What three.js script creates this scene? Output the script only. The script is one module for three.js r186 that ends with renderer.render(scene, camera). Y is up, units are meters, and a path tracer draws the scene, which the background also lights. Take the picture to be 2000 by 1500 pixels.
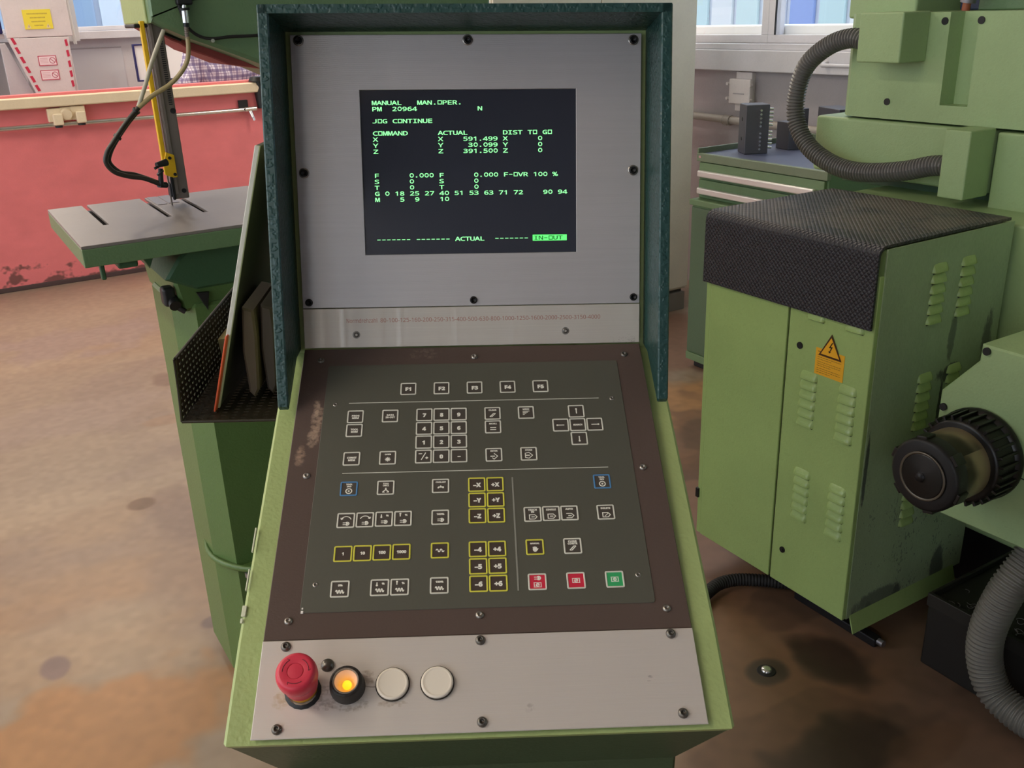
import * as THREE from 'three';
import { RoundedBoxGeometry } from 'three/addons/geometries/RoundedBoxGeometry.js';
import { mergeGeometries } from 'three/addons/utils/BufferGeometryUtils.js';
import { MarchingCubes } from 'three/addons/objects/MarchingCubes.js';
import { RectAreaLightUniformsLib } from 'three/addons/lights/RectAreaLightUniformsLib.js';

// ---------------------------------------------------------------- camera, sky, exposure
const scene = new THREE.Scene();
const D2R = Math.PI / 180;
const camera = new THREE.PerspectiveCamera(44.35, 2000 / 1500, 0.02, 60);
camera.position.set(0, 1.55, 0);
camera.rotation.set(-21.5 * D2R, -31 * D2R, -2.05 * D2R, 'YXZ');
scene.add(camera);
const renderer = new THREE.WebGLRenderer({ antialias: true });
renderer.toneMapping = THREE.LinearToneMapping;
renderer.toneMappingExposure = 2.85;
renderer.shadowMap.enabled = true;
RectAreaLightUniformsLib.init();
scene.background = new THREE.Color(0.74, 0.86, 1.0);
const SKY = 1.1, LAMP = 10;
scene.backgroundIntensity = SKY; scene.environmentIntensity = 1;

// ---------------------------------------------------------------- helpers
function rng(seed) { let s = seed >>> 0; return () => { s = (s + 0x6d2b79f5) | 0; let t = Math.imul(s ^ (s >>> 15), 1 | s); t = (t + Math.imul(t ^ (t >>> 7), 61 | t)) ^ t; return ((t ^ (t >>> 14)) >>> 0) / 4294967296; }; }
const hash = (x, y, s) => { let h = (x * 374761393 + y * 668265263 + s * 974711) | 0; h = Math.imul(h ^ (h >>> 13), 1274126177); return ((h ^ (h >>> 16)) >>> 0) / 4294967296; };
function vnoise(x, y, per, s) {   // value noise, tiles after per cells (per = 0: never)
  const xi = Math.floor(x), yi = Math.floor(y), fx = x - xi, fy = y - yi, u = fx * fx * (3 - 2 * fx), v = fy * fy * (3 - 2 * fy);
  const w = (a, b) => per ? hash(((a % per) + per) % per, ((b % per) + per) % per, s) : hash(a, b, s);
  return (w(xi, yi) * (1 - u) + w(xi + 1, yi) * u) * (1 - v) + (w(xi, yi + 1) * (1 - u) + w(xi + 1, yi + 1) * u) * v;
}
const fbm = (x, y, per, s, n = 4) => { let a = 0, k = .5, t = 0; for (let i = 0; i < n; i++) { a += k * vnoise(x, y, per, s + i); t += k; x *= 2; y *= 2; per *= 2; k *= .5; } return a / t; };
const sst = (a, b, x) => { const t = Math.min(1, Math.max(0, (x - a) / (b - a))); return t * t * (3 - 2 * t); };
function dataTex(w, h, f, srgb, rep) {
  const d = new Uint8Array(w * h * 4);
  for (let y = 0; y < h; y++) for (let x = 0; x < w; x++) {
    const c = f(x / w, y / h, x, y), i = (y * w + x) * 4;
    if (typeof c === 'number') d[i] = d[i + 1] = d[i + 2] = Math.max(0, Math.min(255, c * 255)); else for (let k = 0; k < 3; k++) d[i + k] = Math.max(0, Math.min(255, c[k]));
    d[i + 3] = 255;
  }
  const t = new THREE.DataTexture(d, w, h); t.wrapS = t.wrapT = THREE.RepeatWrapping; t.magFilter = THREE.LinearFilter; t.minFilter = THREE.LinearMipmapLinearFilter; t.generateMipmaps = true;
  if (srgb) t.colorSpace = THREE.SRGBColorSpace; if (rep) t.repeat.set(rep, rep); t.needsUpdate = true; return t;
}
function canvasTex(w, h, draw, srgb = true) {
  const c = document.createElement('canvas'); c.width = w; c.height = h; draw(c.getContext('2d'), w, h);
  const t = new THREE.CanvasTexture(c); if (srgb) t.colorSpace = THREE.SRGBColorSpace; t.magFilter = THREE.LinearFilter; return t;
}
const flat = (g) => { const n = g.index ? g.toNonIndexed() : g; for (const k of Object.keys(n.attributes)) if (!['position', 'normal', 'uv'].includes(k)) n.deleteAttribute(k); if (!n.attributes.normal) n.computeVertexNormals(); if (!n.attributes.uv) n.setAttribute('uv', new THREE.BufferAttribute(new Float32Array(n.attributes.position.count * 2), 2)); return n; };
function boxUV(g) {
  const p = g.attributes.position, uv = g.attributes.uv, a = new THREE.Vector3(), b = new THREE.Vector3(), c = new THREE.Vector3();
  for (let i = 0; i < p.count; i += 3) {
    a.fromBufferAttribute(p, i); b.fromBufferAttribute(p, i + 1); c.fromBufferAttribute(p, i + 2);
    const n = b.clone().sub(a).cross(c.clone().sub(a)), ax = Math.abs(n.x), ay = Math.abs(n.y), az = Math.abs(n.z);
    [a, b, c].forEach((v, k) => { if (ax >= ay && ax >= az) uv.setXY(i + k, v.z, v.y); else if (ay >= az) uv.setXY(i + k, v.x, v.z); else uv.setXY(i + k, v.x, v.y); });
  }
  return g;
}
const join = (gs) => mergeGeometries([].concat(gs).map(flat));
const names = new Map();
const numbered = (n) => { const k = names.get(n) || 0; names.set(n, k + 1); return k ? n + '_' + String(k).padStart(3, '0') : n; };
function obj(name, gs, mat, parent = scene, keepUV = false) {
  const g = join(gs); if (!keepUV) boxUV(g);
  const m = new THREE.Mesh(g, mat); m.name = parent === scene ? numbered(name) : name; m.castShadow = m.receiveShadow = true; parent.add(m); return m;
}
function tag(o, label, category, group, kind) { o.userData = { label, category }; if (group) o.userData.group = group; if (kind) o.userData.kind = kind; return o; }
function thing(name, label, category, pos = [0, 0, 0], group) { const o = new THREE.Group(); o.name = numbered(name); o.position.set(...pos); scene.add(o); return tag(o, label, category, group); }
function struct(name, gs, mat, parent = scene) { const m = obj(name, gs, mat, parent); if (parent === scene) m.userData.kind = 'structure'; return m; }
const bx = (x0, x1, y0, y1, z0, z1, r = .003) => { const w = x1 - x0, h = y1 - y0, d = z1 - z0, g = r > 0 ? new RoundedBoxGeometry(w, h, d, 2, Math.min(r, w / 2.01, h / 2.01, d / 2.01)) : new THREE.BoxGeometry(w, h, d); return g.translate((x0 + x1) / 2, (y0 + y1) / 2, (z0 + z1) / 2); };
const V = (x, y, z) => new THREE.Vector3(x, y, z);
function rod(a, b, r, r2 = r, seg = 16) { const A = V(...a), B = V(...b), d = B.clone().sub(A), g = new THREE.CylinderGeometry(r2, r, d.length(), seg); g.applyQuaternion(new THREE.Quaternion().setFromUnitVectors(V(0, 1, 0), d.clone().normalize())); const m = A.add(B).multiplyScalar(.5); return g.translate(m.x, m.y, m.z); }
const tube = (pts, r, n = 48, seg = 10) => new THREE.TubeGeometry(new THREE.CatmullRomCurve3(pts.map((p) => V(...p))), n, r, seg);
function hoseGeo(pts, r, pitch, depth, seg = 20) {       // corrugated hose: radius rises and falls along its length
  const c = new THREE.CatmullRomCurve3(pts.map((p) => V(...p))), L = c.getLength(), per = 6, n = Math.round(L / pitch) * per, fr = c.computeFrenetFrames(n), pos = [], idx = [];
  for (let i = 0; i <= n; i++) {
    const P = c.getPointAt(i / n), rr = r - depth * [0, .1, .75, 1, .75, .1][i % per];
    for (let j = 0; j <= seg; j++) { const a = j / seg * Math.PI * 2, v = P.clone().addScaledVector(fr.normals[i], Math.cos(a) * rr).addScaledVector(fr.binormals[i], Math.sin(a) * rr); pos.push(v.x, v.y, v.z); }
  }
  for (let i = 0; i < n; i++) for (let j = 0; j < seg; j++) { const a = i * (seg + 1) + j, b = a + seg + 1; idx.push(a, b, a + 1, b, b + 1, a + 1); }
  const g = new THREE.BufferGeometry(); g.setAttribute('position', new THREE.Float32BufferAttribute(pos, 3)); g.setIndex(idx); g.computeVertexNormals(); return g;
}
const shp = (pts) => new THREE.Shape(pts.map((p) => new THREE.Vector2(...p)));
// polygon in (a, b) pushed along the third axis from c0 to c1
function prism(pts, axis, c0, c1, bev = .002, hole) {
  const s = shp(pts); if (hole) s.holes.push(hole);
  const b = Math.min(bev, (c1 - c0) / 3), g = new THREE.ExtrudeGeometry(s, { depth: c1 - c0 - 2 * b, bevelEnabled: b > 0, bevelThickness: b, bevelSize: b, bevelOffset: -b, bevelSegments: 1, curveSegments: 12 }).translate(0, 0, c0 + b);
  if (axis === 'x') { const m = new THREE.Matrix4().makeBasis(V(0, 0, 1), V(0, 1, 0), V(1, 0, 0)); g.applyMatrix4(m); flip(g); }   // (a, b) = (z, y)
  if (axis === 'y') { const m = new THREE.Matrix4().makeBasis(V(1, 0, 0), V(0, 0, 1), V(0, 1, 0)); g.applyMatrix4(m); flip(g); }   // (a, b) = (x, z)
  return g;
}
function flip(g) { const p = g.attributes.position, n = g.attributes.normal, u = g.attributes.uv; for (let i = 0; i < p.count; i += 3) for (const t of [p, n, u]) for (let k = 0; k < t.itemSize; k++) { const q = t.array[(i + 1) * t.itemSize + k]; t.array[(i + 1) * t.itemSize + k] = t.array[(i + 2) * t.itemSize + k]; t.array[(i + 2) * t.itemSize + k] = q; } g.computeVertexNormals(); }
const rrect = (w, h, r, cx = 0, cy = 0, P = THREE.Shape) => { const s = new P(), x = cx - w / 2, y = cy - h / 2; s.moveTo(x + r, y); s.lineTo(x + w - r, y); s.quadraticCurveTo(x + w, y, x + w, y + r); s.lineTo(x + w, y + h - r); s.quadraticCurveTo(x + w, y + h, x + w - r, y + h); s.lineTo(x + r, y + h); s.quadraticCurveTo(x, y + h, x, y + h - r); s.lineTo(x, y + r); s.quadraticCurveTo(x, y, x + r, y); return s; };
const plate = (shape, z0, z1, bev = .0006) => new THREE.ExtrudeGeometry(shape, { depth: z1 - z0 - 2 * bev, bevelEnabled: bev > 0, bevelThickness: bev, bevelSize: bev, bevelOffset: -bev, bevelSegments: 1, curveSegments: 6 }).translate(0, 0, z0 + bev);
const lathe = (pts, seg = 32) => new THREE.LatheGeometry(pts.map((p) => new THREE.Vector2(...p)), seg);
const latheZ = (pts, x, y, z = 0, seg = 28) => lathe(pts, seg).rotateX(Math.PI / 2).translate(x, y, z);
function sortedPlanarUV(g, x0, y0, w, h) { const p = g.attributes.position, u = g.attributes.uv; for (let i = 0; i < p.count; i++) u.setXY(i, (p.getX(i) - x0) / w, (p.getY(i) - y0) / h); return g; }

// ---------------------------------------------------------------- materials
const mottle = dataTex(512, 512, (u, v) => { const n = fbm(u * 6, v * 6, 6, 3, 5), k = fbm(u * 60, v * 60, 60, 9, 2); return .86 + .11 * n + .05 * k - (k > .78 ? .05 : 0); }, false, 1.6);
const peel = dataTex(256, 256, (u, v) => fbm(u * 32, v * 32, 32, 21, 3), false, 9);
const hammer = dataTex(256, 256, (u, v) => { const n = fbm(u * 22, v * 22, 22, 41, 2); return sst(.3, .7, n); }, false, 11);
const brushed = dataTex(256, 256, (u, v) => .5 + .5 * (fbm(u * 4, v * 128, 4, 5, 2) - .5), false, 6);
const M = (color, o = {}) => new THREE.MeshStandardMaterial({ color, roughness: .5, ...o });
const paint = (c, r = .42, o = {}) => M(c, { roughness: r, map: mottle, bumpMap: peel, bumpScale: .0004, ...o });
const mat = {
  conGreen: paint('#abbd7c', .38), machGreen: paint('#a4be8a', .46), cabGreen: paint('#a6c27a', .4), sawGreen: paint('#688660', .4), sawLit: paint('#a3b070', .42),
  sawDark: paint('#3f6244', .45), pedestal: paint('#567340', .4), boxGreen: paint('#52694a', .45), red: paint('#e67e82', .42), redPrimer: paint('#a34a4a', .6), cream: paint('#f0dfc0', .45),
  hood: M('#234542', { roughness: .36, bumpMap: hammer, bumpScale: .0005 }), beige: paint('#f0e8d4', .5), white: paint('#e6dedd', .45), whiteWall: M('#dcd6d8', { roughness: .8, map: mottle }),
  greyWall: paint('#b0aaae', .3), frameWhite: paint('#dedbe0', .4), ceiling: M('#d9d5cc', { roughness: .9 }), steel: M('#8d8a90', { roughness: .38, metalness: .75, bumpMap: brushed, bumpScale: .0003 }),
  castTop: M('#979190', { roughness: .42, metalness: .45, map: mottle }), darkSteel: M('#857b76', { roughness: .5, metalness: .35, map: mottle }), blackSteel: M('#26262a', { roughness: .45, metalness: .4 }), chrome: M('#d8d8d6', { roughness: .22, metalness: .9 }),
  black: M('#17171a', { roughness: .5 }), rubber: M('#1e1f22', { roughness: .7 }), blackGloss: M('#0d0d0f', { roughness: .36 }), yellow: paint('#f2c21c', .4), hoseGrey: M('#6d6c6a', { roughness: .45, metalness: .25 }),
  hoseClear: M('#a4946a', { roughness: .35 }), hoseDark: M('#2a2620', { roughness: .4 }), alu: M('#dcd9d6', { roughness: .35, metalness: .55, bumpMap: brushed, bumpScale: .0002 }), navy: paint('#2a2a6a', .5), blockSteel: M('#5c5a62', { roughness: .5, metalness: .35, map: mottle }),
};
const screwDark = M('#6c6862', { roughness: .3, metalness: .7 }), screwBright = M('#9a948c', { roughness: .28, metalness: .85 });

// ---------------------------------------------------------------- the room
const floorTex = dataTex(1536, 1536, (u, v) => {      // covers x -2..6, z -7..1
  const x = -2 + u * 8, z = -7 + v * 8;
  const n1 = fbm(x * .9 + 3, z * 1.6, 0, 11, 4), n2 = fbm(x * 2.1 + 7, z * 3.4, 0, 31, 4), n3 = vnoise(x * 40, z * 40, 0, 51), n4 = fbm(x * 1.6 + 30, z * 2.4 - 9, 0, 71, 3), wob = fbm(x * 7, z * 7, 0, 91, 3) - .5;
  let c = [154, 136, 118];
  const mix = (t, k) => { c = c.map((a, i) => a + (t[i] - a) * k); };
  mix([170, 124, 86], sst(.46, .7, n1) * (.15 + .5 * sst(-3.4, -2.2, z))); mix([140, 122, 112], sst(.5, .7, n2) * .5); mix([172, 152, 130], sst(.5, .72, n4) * .5);
  const blot = (bx_, bz, rx, rz, t, k, e = .35) => { const d = Math.hypot((x - bx_) / rx, (z - bz) / rz); if (d < 1.6) mix(t, k * (1 - sst(.7, 1.08, d + wob * e * 2))); };
  blot(.52, -3.0, .17, .22, [134, 114, 102], .7, .5); blot(.38, -3.18, .05, .05, [112, 88, 70], .85, .15); blot(.74, -4.41, .07, .1, [122, 102, 90], .7, .4); blot(.0, -2.37, .04, .05, [124, 102, 100], .8, .4); blot(.4, -2.34, .04, .04, [110, 92, 90], .8, .5);
  blot(.45, -5.3, .4, .28, [152, 134, 126], .7, .6); blot(.62, -3.9, .1, .06, [150, 122, 100], .6, .5); blot(.2, -4.2, .5, .2, [160, 142, 130], .4, .6);
  blot(.05, -2.05, .5, .22, [176, 120, 70], .7, .5); blot(2.5, -2.75, .5, .25, [190, 134, 82], .6, .5); blot(3.0, -3.4, .6, .5, [136, 100, 82], .8, .4); blot(1.85, -1.95, .6, .5, [166, 112, 88], .7, .4);
  const zone = sst(-.07, .07, x - .95 + wob * .7 + (n2 - .5) * .5) * sst(-2.75, -2.6, z + wob * .8 + (n1 - .5) * .5);     // darker brown screed in the aisle before the machines, its edge ragged
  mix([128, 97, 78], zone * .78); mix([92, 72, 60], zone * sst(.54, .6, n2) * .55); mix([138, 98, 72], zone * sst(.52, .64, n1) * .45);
  blot(1.42, -1.05, .2, .12, [62, 50, 44], .75, .6); blot(1.68, -1.25, .1, .16, [58, 48, 42], .75, .6); blot(1.15, -1.5, .12, .08, [80, 62, 54], .6, .6); blot(1.511, -1.331, .06, .05, [70, 58, 52], .8, .3); blot(1.62, -.95, .16, .05, [118, 88, 68], .5, .6);
  const k = .96 + .08 * (n3 - .5); return c.map((a) => a * k);
}, true);
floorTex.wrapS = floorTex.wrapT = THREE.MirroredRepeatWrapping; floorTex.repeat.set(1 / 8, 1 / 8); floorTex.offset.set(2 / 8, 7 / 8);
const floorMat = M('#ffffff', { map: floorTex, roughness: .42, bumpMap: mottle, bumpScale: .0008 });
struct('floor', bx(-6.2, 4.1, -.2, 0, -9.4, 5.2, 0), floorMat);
struct('ceiling', bx(-6.2, 4.1, 4.2, 4.4, -9.4, 5.2, 0), mat.ceiling);
struct('wall_back', [bx(-6.2, 4.1, 0, 1.1, 5, 5.2, 0), bx(-6.2, 4.1, 3.4, 4.2, 5, 5.2, 0), bx(-6.2, -5.9, 1.1, 3.4, 5, 5.2, 0), bx(-4.4, 4.1, 1.1, 3.4, 5, 5.2, 0)], M('#8d93a2', { roughness: .8 }));
const backWindows = [-5.9];
// right wall: openings above the sill
const wr = struct('wall_right', [bx(3.8, 4.05, 0, 1.36, -9.2, 5, 0), bx(3.8, 4.05, 2.7, 4.2, -9.2, 5, 0)], mat.greyWall);
obj('window_sill', [bx(3.735, 3.81, 1.225, 1.33, -9.2, 5, .006), bx(3.76, 3.82, 1.33, 1.36, -9.2, 5, .004)], mat.frameWhite, wr); obj('outer_sill', bx(3.905, 4.05, 1.355, 1.445, -9.2, 5, .01), M('#f6f6f4', { roughness: .6 }), wr);
const paneMat = new THREE.MeshPhysicalMaterial({ color: '#ffffff', roughness: .02, transmission: 1, thickness: 0, ior: 1.45, side: THREE.DoubleSide });
for (let i = 0; i < 13; i++) {
  const z0 = -8.7 + i * 1.0;
  const w = struct('window_' + (i + 1), [bx(3.83, 3.9, 1.36, 1.4, z0, z0 + 1, .003), bx(3.83, 3.9, 2.64, 2.7, z0, z0 + 1, .003), bx(3.83, 3.9, 1.4, 2.64, z0, z0 + .046, .003), bx(3.83, 3.9, 1.4, 2.64, z0 + .954, z0 + 1, .003)], mat.frameWhite);
  obj('gasket', bx(3.826, 3.834, 1.4, 2.64, z0 + .046, z0 + .052, 0), mat.black, w);
  obj('pane', bx(3.862, 3.866, 1.39, 2.65, z0 + .04, z0 + .96, 0), paneMat, w);
}
struct('trim_1', [bx(3.81, 4.0, 1.36, 2.7, -9.2, -8.7, 0), bx(3.81, 4.0, 1.36, 2.7, 4.3, 5, 0)], mat.frameWhite);
// left wall with a long band of windows
struct('wall_left', [bx(-6.2, -6, 0, 1.0, -9.2, 5, 0), bx(-6.2, -6, 3.6, 4.2, -9.2, 5, 0), bx(-6.2, -6, 1, 3.6, -9.2, -8.6, 0), bx(-6.2, -6, 1, 3.6, 4.4, 5, 0)], mat.whiteWall);
for (let i = 0; i < 5; i++) {
  const z0 = -8.6 + i * 2.6, w = struct('window_' + (14 + i), [bx(-6.12, -6.02, 1, 1.07, z0, z0 + 2.6, .004), bx(-6.12, -6.02, 3.53, 3.6, z0, z0 + 2.6, .004), bx(-6.12, -6.02, 1.07, 3.53, z0, z0 + .05, .004), bx(-6.12, -6.02, 1.07, 3.53, z0 + 2.55, z0 + 2.6, .004)], mat.frameWhite);
  obj('pane', bx(-6.072, -6.068, 1.05, 3.55, z0 + .04, z0 + 2.56, 0), paneMat, w);
}
backWindows.forEach((x0, i) => { const w = struct('window_' + (21 + i), [bx(x0, x0 + 1.5, 1.1, 1.16, 5.02, 5.1, .004), bx(x0, x0 + 1.5, 3.34, 3.4, 5.02, 5.1, .004), bx(x0, x0 + .06, 1.16, 3.34, 5.02, 5.1, .004), bx(x0 + 1.44, x0 + 1.5, 1.16, 3.34, 5.02, 5.1, .004)], mat.frameWhite); obj('pane', bx(x0 + .05, x0 + 1.45, 1.15, 3.35, 5.06, 5.064, 0), paneMat, w); });
// far wall, window band above the sill
const wf = struct('wall_far', [bx(-6.2, 4.05, 0, 1.47, -9.2, -8.6, 0), bx(-6.2, 4.05, 2.7, 4.2, -9.2, -8.6, 0), bx(-6.2, .2, 1.47, 2.7, -9.2, -8.6, 0), bx(3.2, 4.05, 1.47, 2.7, -9.2, -8.6, 0)], mat.whiteWall);
obj('window_sill', bx(.2, 3.2, 1.465, 1.525, -8.66, -8.52, .006), mat.frameWhite, wf);
for (let i = 0; i < 2; i++) {
  const x0 = .2 + i * 1.5, w = struct('window_' + (19 + i), [bx(x0, x0 + 1.5, 1.525, 1.56, -8.75, -8.68, .004), bx(x0, x0 + 1.5, 2.64, 2.7, -8.75, -8.68, .004), bx(x0, x0 + .05, 1.56, 2.64, -8.75, -8.68, .004), bx(x0 + 1.45, x0 + 1.5, 1.56, 2.64, -8.75, -8.68, .004)], mat.frameWhite);
  obj('pane', bx(x0 + .04, x0 + 1.46, 1.55, 2.65, -8.72, -8.716, 0), paneMat, w);
}
// outside
struct('ground', bx(-30, 30, -.4, -.25, -30, 30, 0), M('#b9bab8', { roughness: .9 }));
const facade = thing('neighbouring_building', 'pale blue ribbed building seen outside through the side windows', 'building');
obj('wall', bx(6.4, 8, -.25, 4.2, -14, 8, 0), M('#e6ebf6', { roughness: .8 }), facade);
{ const r = rng(5); for (let i = 0; i < 20; i++) { const z = -8.4 + i * .31; obj('cladding_panel', bx(6.36, 6.4, 1.1, 4.1, z, z + .25, .01), M(['#9db4ee', '#e0f4f2', '#fafcfb', '#d4eff0'][i % 4 === 0 ? (i % 8 ? 3 : 0) : 1 + Math.floor(r() * 3)], { roughness: .5 }), facade); } obj('wall', bx(-8, 6, -.25, 4.6, -13.5, -12.5, 0), M('#c2ccdc', { roughness: .8 }), facade); for (let i = 0; i < 24; i++) obj('cladding_panel', bx(-4 + i * .36, -4 + i * .36 + .3, .4, 4.4, -12.5, -12.46, .01), M(['#9db4cf', '#c8d8e6', '#b2c6da', '#dde6ee'][(i * 7) % 4], { roughness: .5 }), facade); obj('plinth', bx(6.1, 6.36, .9, 1.1, -14, 8, .01), M('#ffffff'), facade); }

// ---------------------------------------------------------------- ceiling lamps
const glow = new THREE.MeshStandardMaterial({ color: '#ffffff', emissive: '#fff3e2', emissiveIntensity: 2.2 });
[-4.2, -1.9, .5, 2.8].forEach((x, i) => [-7.4, -4.4, -1.4, 3.6].forEach((z, j) => {
  if (i > 1 && (j > 1 || i === 2 && j) || i === 1 && j === 3) return;  // the row by the right-hand windows is extra, added to brighten that corner
  const l = thing('ceiling_lamp', 'long white ceiling lamp in row ' + ['by the left wall', 'down the middle', 'above the band saw', 'added as fill by the right-hand windows'][i] + ', ' + ['farthest', 'second farthest', 'third farthest', 'nearest the back wall'][j] + ' along it', 'lamp', [x, 3.5, z]);
  obj('housing', bx(-.16, .16, .01, .08, -.78, .78, .01), mat.white, l); obj('diffuser', bx(-.14, .14, -.005, .012, -.76, .76, .003), glow, l);
  obj('hanger', [rod([0, .07, -.6], [0, .7, -.6], .006), rod([0, .07, .6], [0, .7, .6], .006)], mat.steel, l);
  const a = new THREE.RectAreaLight('#fff1dd', LAMP, .28, 1.5); a.position.set(0, -.012, 0); a.rotation.x = -Math.PI / 2; l.add(a);
}));

// ---------------------------------------------------------------- control console
const con = thing('control_console', 'green machine control console with a dark screen, key panel and red stop button', 'control panel', [.5365, 1.1621, -.984]);
con.rotation.set(0, (-31 + 1.912) * D2R, -1.692 * D2R, 'YXZ');
const LEAN = [12.46, 63.13, 59.55].map((a) => a * D2R);     // screen, key and button plates, from upright
const kz = (v) => .892 * v, ky = (v) => -.452 * v, E0 = [.3502 + .862 * .0985, -.1774 - .507 * .0985];
{ // housing: side profile (z, y), then the column down to the floor
  const n = .004, up = [-.2158, .9765], prof = [[-.012, -.009], [kz(.3926) - .0018, ky(.3926) - .0036], [E0[0] - .0018, E0[1] - .003], [E0[0] - .012, E0[1] - .014], [-.2, -.14], [-.26, .0], [-.26 + up[0] * .38, up[1] * .38], [up[0] * .384 - .012, up[1] * .384]];
  obj('housing', prism(prof, 'x', -.2355, .2355, .003), mat.conGreen, con);
  obj('lower_housing', prism([[E0[0] - .012, E0[1] - .0138], [E0[0] - .2, E0[1] - .222], [E0[0] - .21, -1.12], [-.2, -1.12], [-.2, -.139]], 'x', -.2345, .2345, .003), paint('#42553a', .42), con);
  obj('foot_plate', bx(-.26, .26, -1.158, -1.118, -.3, .3, .004), mat.sawDark, con);
}
{ // dark hood round the screen, hammered paint
  const d = .085, P = (s, o) => [-.2158 * s + .9765 * o, .9765 * s + .2158 * o];
  const side = [P(.39, -.03), P(.39, d), P(-.0575, d), P(-.062, d - .006), [kz(.1), ky(.1) + .004], [kz(.02), ky(.02) + .003], P(.0, -.03)];
  const top = [P(.3805, -.03), P(.3805, d), P(.39, d), P(.39, -.03)];
  obj('hood', [prism(side, 'x', -.2298, -.2172, .0016), prism(side, 'x', .2172, .2298, .0016), prism(top, 'x', -.2298, .2298, .0012)], mat.hood, con);
}
const frameOf = (parent, name, gs, m, lean, o = [0, 0], uv) => { const g = join(gs); uv ? sortedPlanarUV(g, ...uv) : boxUV(g); const p = new THREE.Mesh(g, m); p.name = name; p.castShadow = p.receiveShadow = true; p.position.set(0, o[1], o[0]); p.rotation.x = -lean; parent.add(p); return p; };
const aluMap = (seed) => dataTex(512, 512, (u, v, x, y) => { const n = fbm(u * 3, v * 160, 0, seed, 3), k = fbm(u * 5, v * 5, 0, seed + 7, 4), g = 214 + 7 * (n - .5) + 8 * (k - .5); return [g, g * .985, g * .968]; }, true);
const aluMat = (map, r = .42) => new THREE.MeshStandardMaterial({ color: '#ffffff', map, roughness: r, metalness: .38, bumpMap: brushed, bumpScale: .00015 });
// screws
const hexScrew = (r, h) => latheZ([[r, 0], [r * 1.0, h * .35], [r * .8, h * .85], [r * .55, h], [r * .42, h], [r * .4, h * .35], [0.0001, h * .3]], 0, 0, 0, 20);
const addScrew = (p, x, y, r, h, m, ring) => { const s = obj('screw', hexScrew(r, h), m, p); s.position.set(x, y, 0); if (ring) { const w = obj('washer', latheZ([[r * 1.06, -.0004], [r * 1.32, .0003], [r * 1.3, .0008], [r * 1.06, .0008]], 0, 0, 0, 24), ring, p); w.position.set(x, y, 0); } return s; };
// screen plate
const scrHole = new THREE.Path([[-.1303, .1153], [.1306, .1153], [.1306, .3112], [-.1303, .3112]].map((p) => new THREE.Vector2(...p)));
{
  const s = shp([[-.21, .0505], [.21, .0505], [.21, .3748], [-.21, .3748]]); s.holes.push(scrHole);
  const sp = frameOf(con, 'screen_plate', plate(s, -.0032, 0, .0005), Object.assign(aluMat(aluMap(3)), { color: new THREE.Color('#e2e1e4') }), LEAN[0], [0, 0], [-.21, 0, .42, .42]);
  for (const [x, y] of [[-.2, .3683], [.0005, .368], [.2, .367], [-.2005, .2145], [.2005, .2138], [-.202, .0578], [.0015, .0578], [.202, .0582]]) {
    const lower = y < .1; const h = obj('screw', latheZ([[.0046, -.001], [.0046, .0018], [.0038, .0026], [.0024, .0026], [.0022, .0008], [.0001, .0008]], x, y, 0, 20), M('#141416', { roughness: .4, metalness: .3 }), sp);
    if (!lower) obj('washer', latheZ([[.0048, -.0004], [.0058, .0004], [.0062, .001], [.0049, .0012]], x, y, 0, 24), screwBright, sp);
  }
  const strip = frameOf(con, 'speed_plate', plate(shp([[-.21, .0008], [.21, .0008], [.21, .0497], [-.21, .0497]]), -.003, .0006, .0005), aluMat(canvasTex(2048, 256, (c, w, h) => {
    const r = rng(9); c.fillStyle = '#d4cec4'; c.fillRect(0, 0, w, h);
    for (let i = 0; i < 900; i++) { c.fillStyle = `rgba(${r() < .5 ? '255,250,240' : '160,150,140'},${.02 + r() * .04})`; c.fillRect(r() * w - 300, r() * h, 200 + r() * 900, 1); }
    c.font = '300 36px sans-serif'; c.textBaseline = 'middle'; c.fillStyle = '#b0786a';
    const y = (1 - .0342 / .0505) * h, x0 = (-.1573 + .21) / .42 * w, x1 = (.1605 + .21) / .42 * w, a = x0 + (743 - 676) / (1172 - 676) * (x1 - x0) - 4;
    const fit = (t, p, q) => { c.save(); c.translate(p, y); c.scale((q - p) / c.measureText(t).width, 1); c.fillText(t, 0, 0); c.restore(); };
    fit('Normdrehzahl', x0, a - 16); fit('80-100-125-160-200-250-315-400-500-630-800-1000-1250-1600-2000-2500-3150-4000', a, x1);
    for (let i = 0; i < 260; i++) { c.fillStyle = `rgba(70,60,50,${r() * .25})`; c.fillRect(w - 30 - r() * r() * 160, h - r() * r() * 70, 1 + r() * 6, 1 + r() * 2); }
  }), .36), LEAN[0], [0, 0], [-.21, 0, .42, .0505]);
  for (const [x, y] of [[-.1453, .0168], [.1162, .0171]]) addScrew(strip, x, y, .0036, .0016, screwDark, M('#8a8680', { roughness: .4, metalness: .7 }));
}
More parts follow.
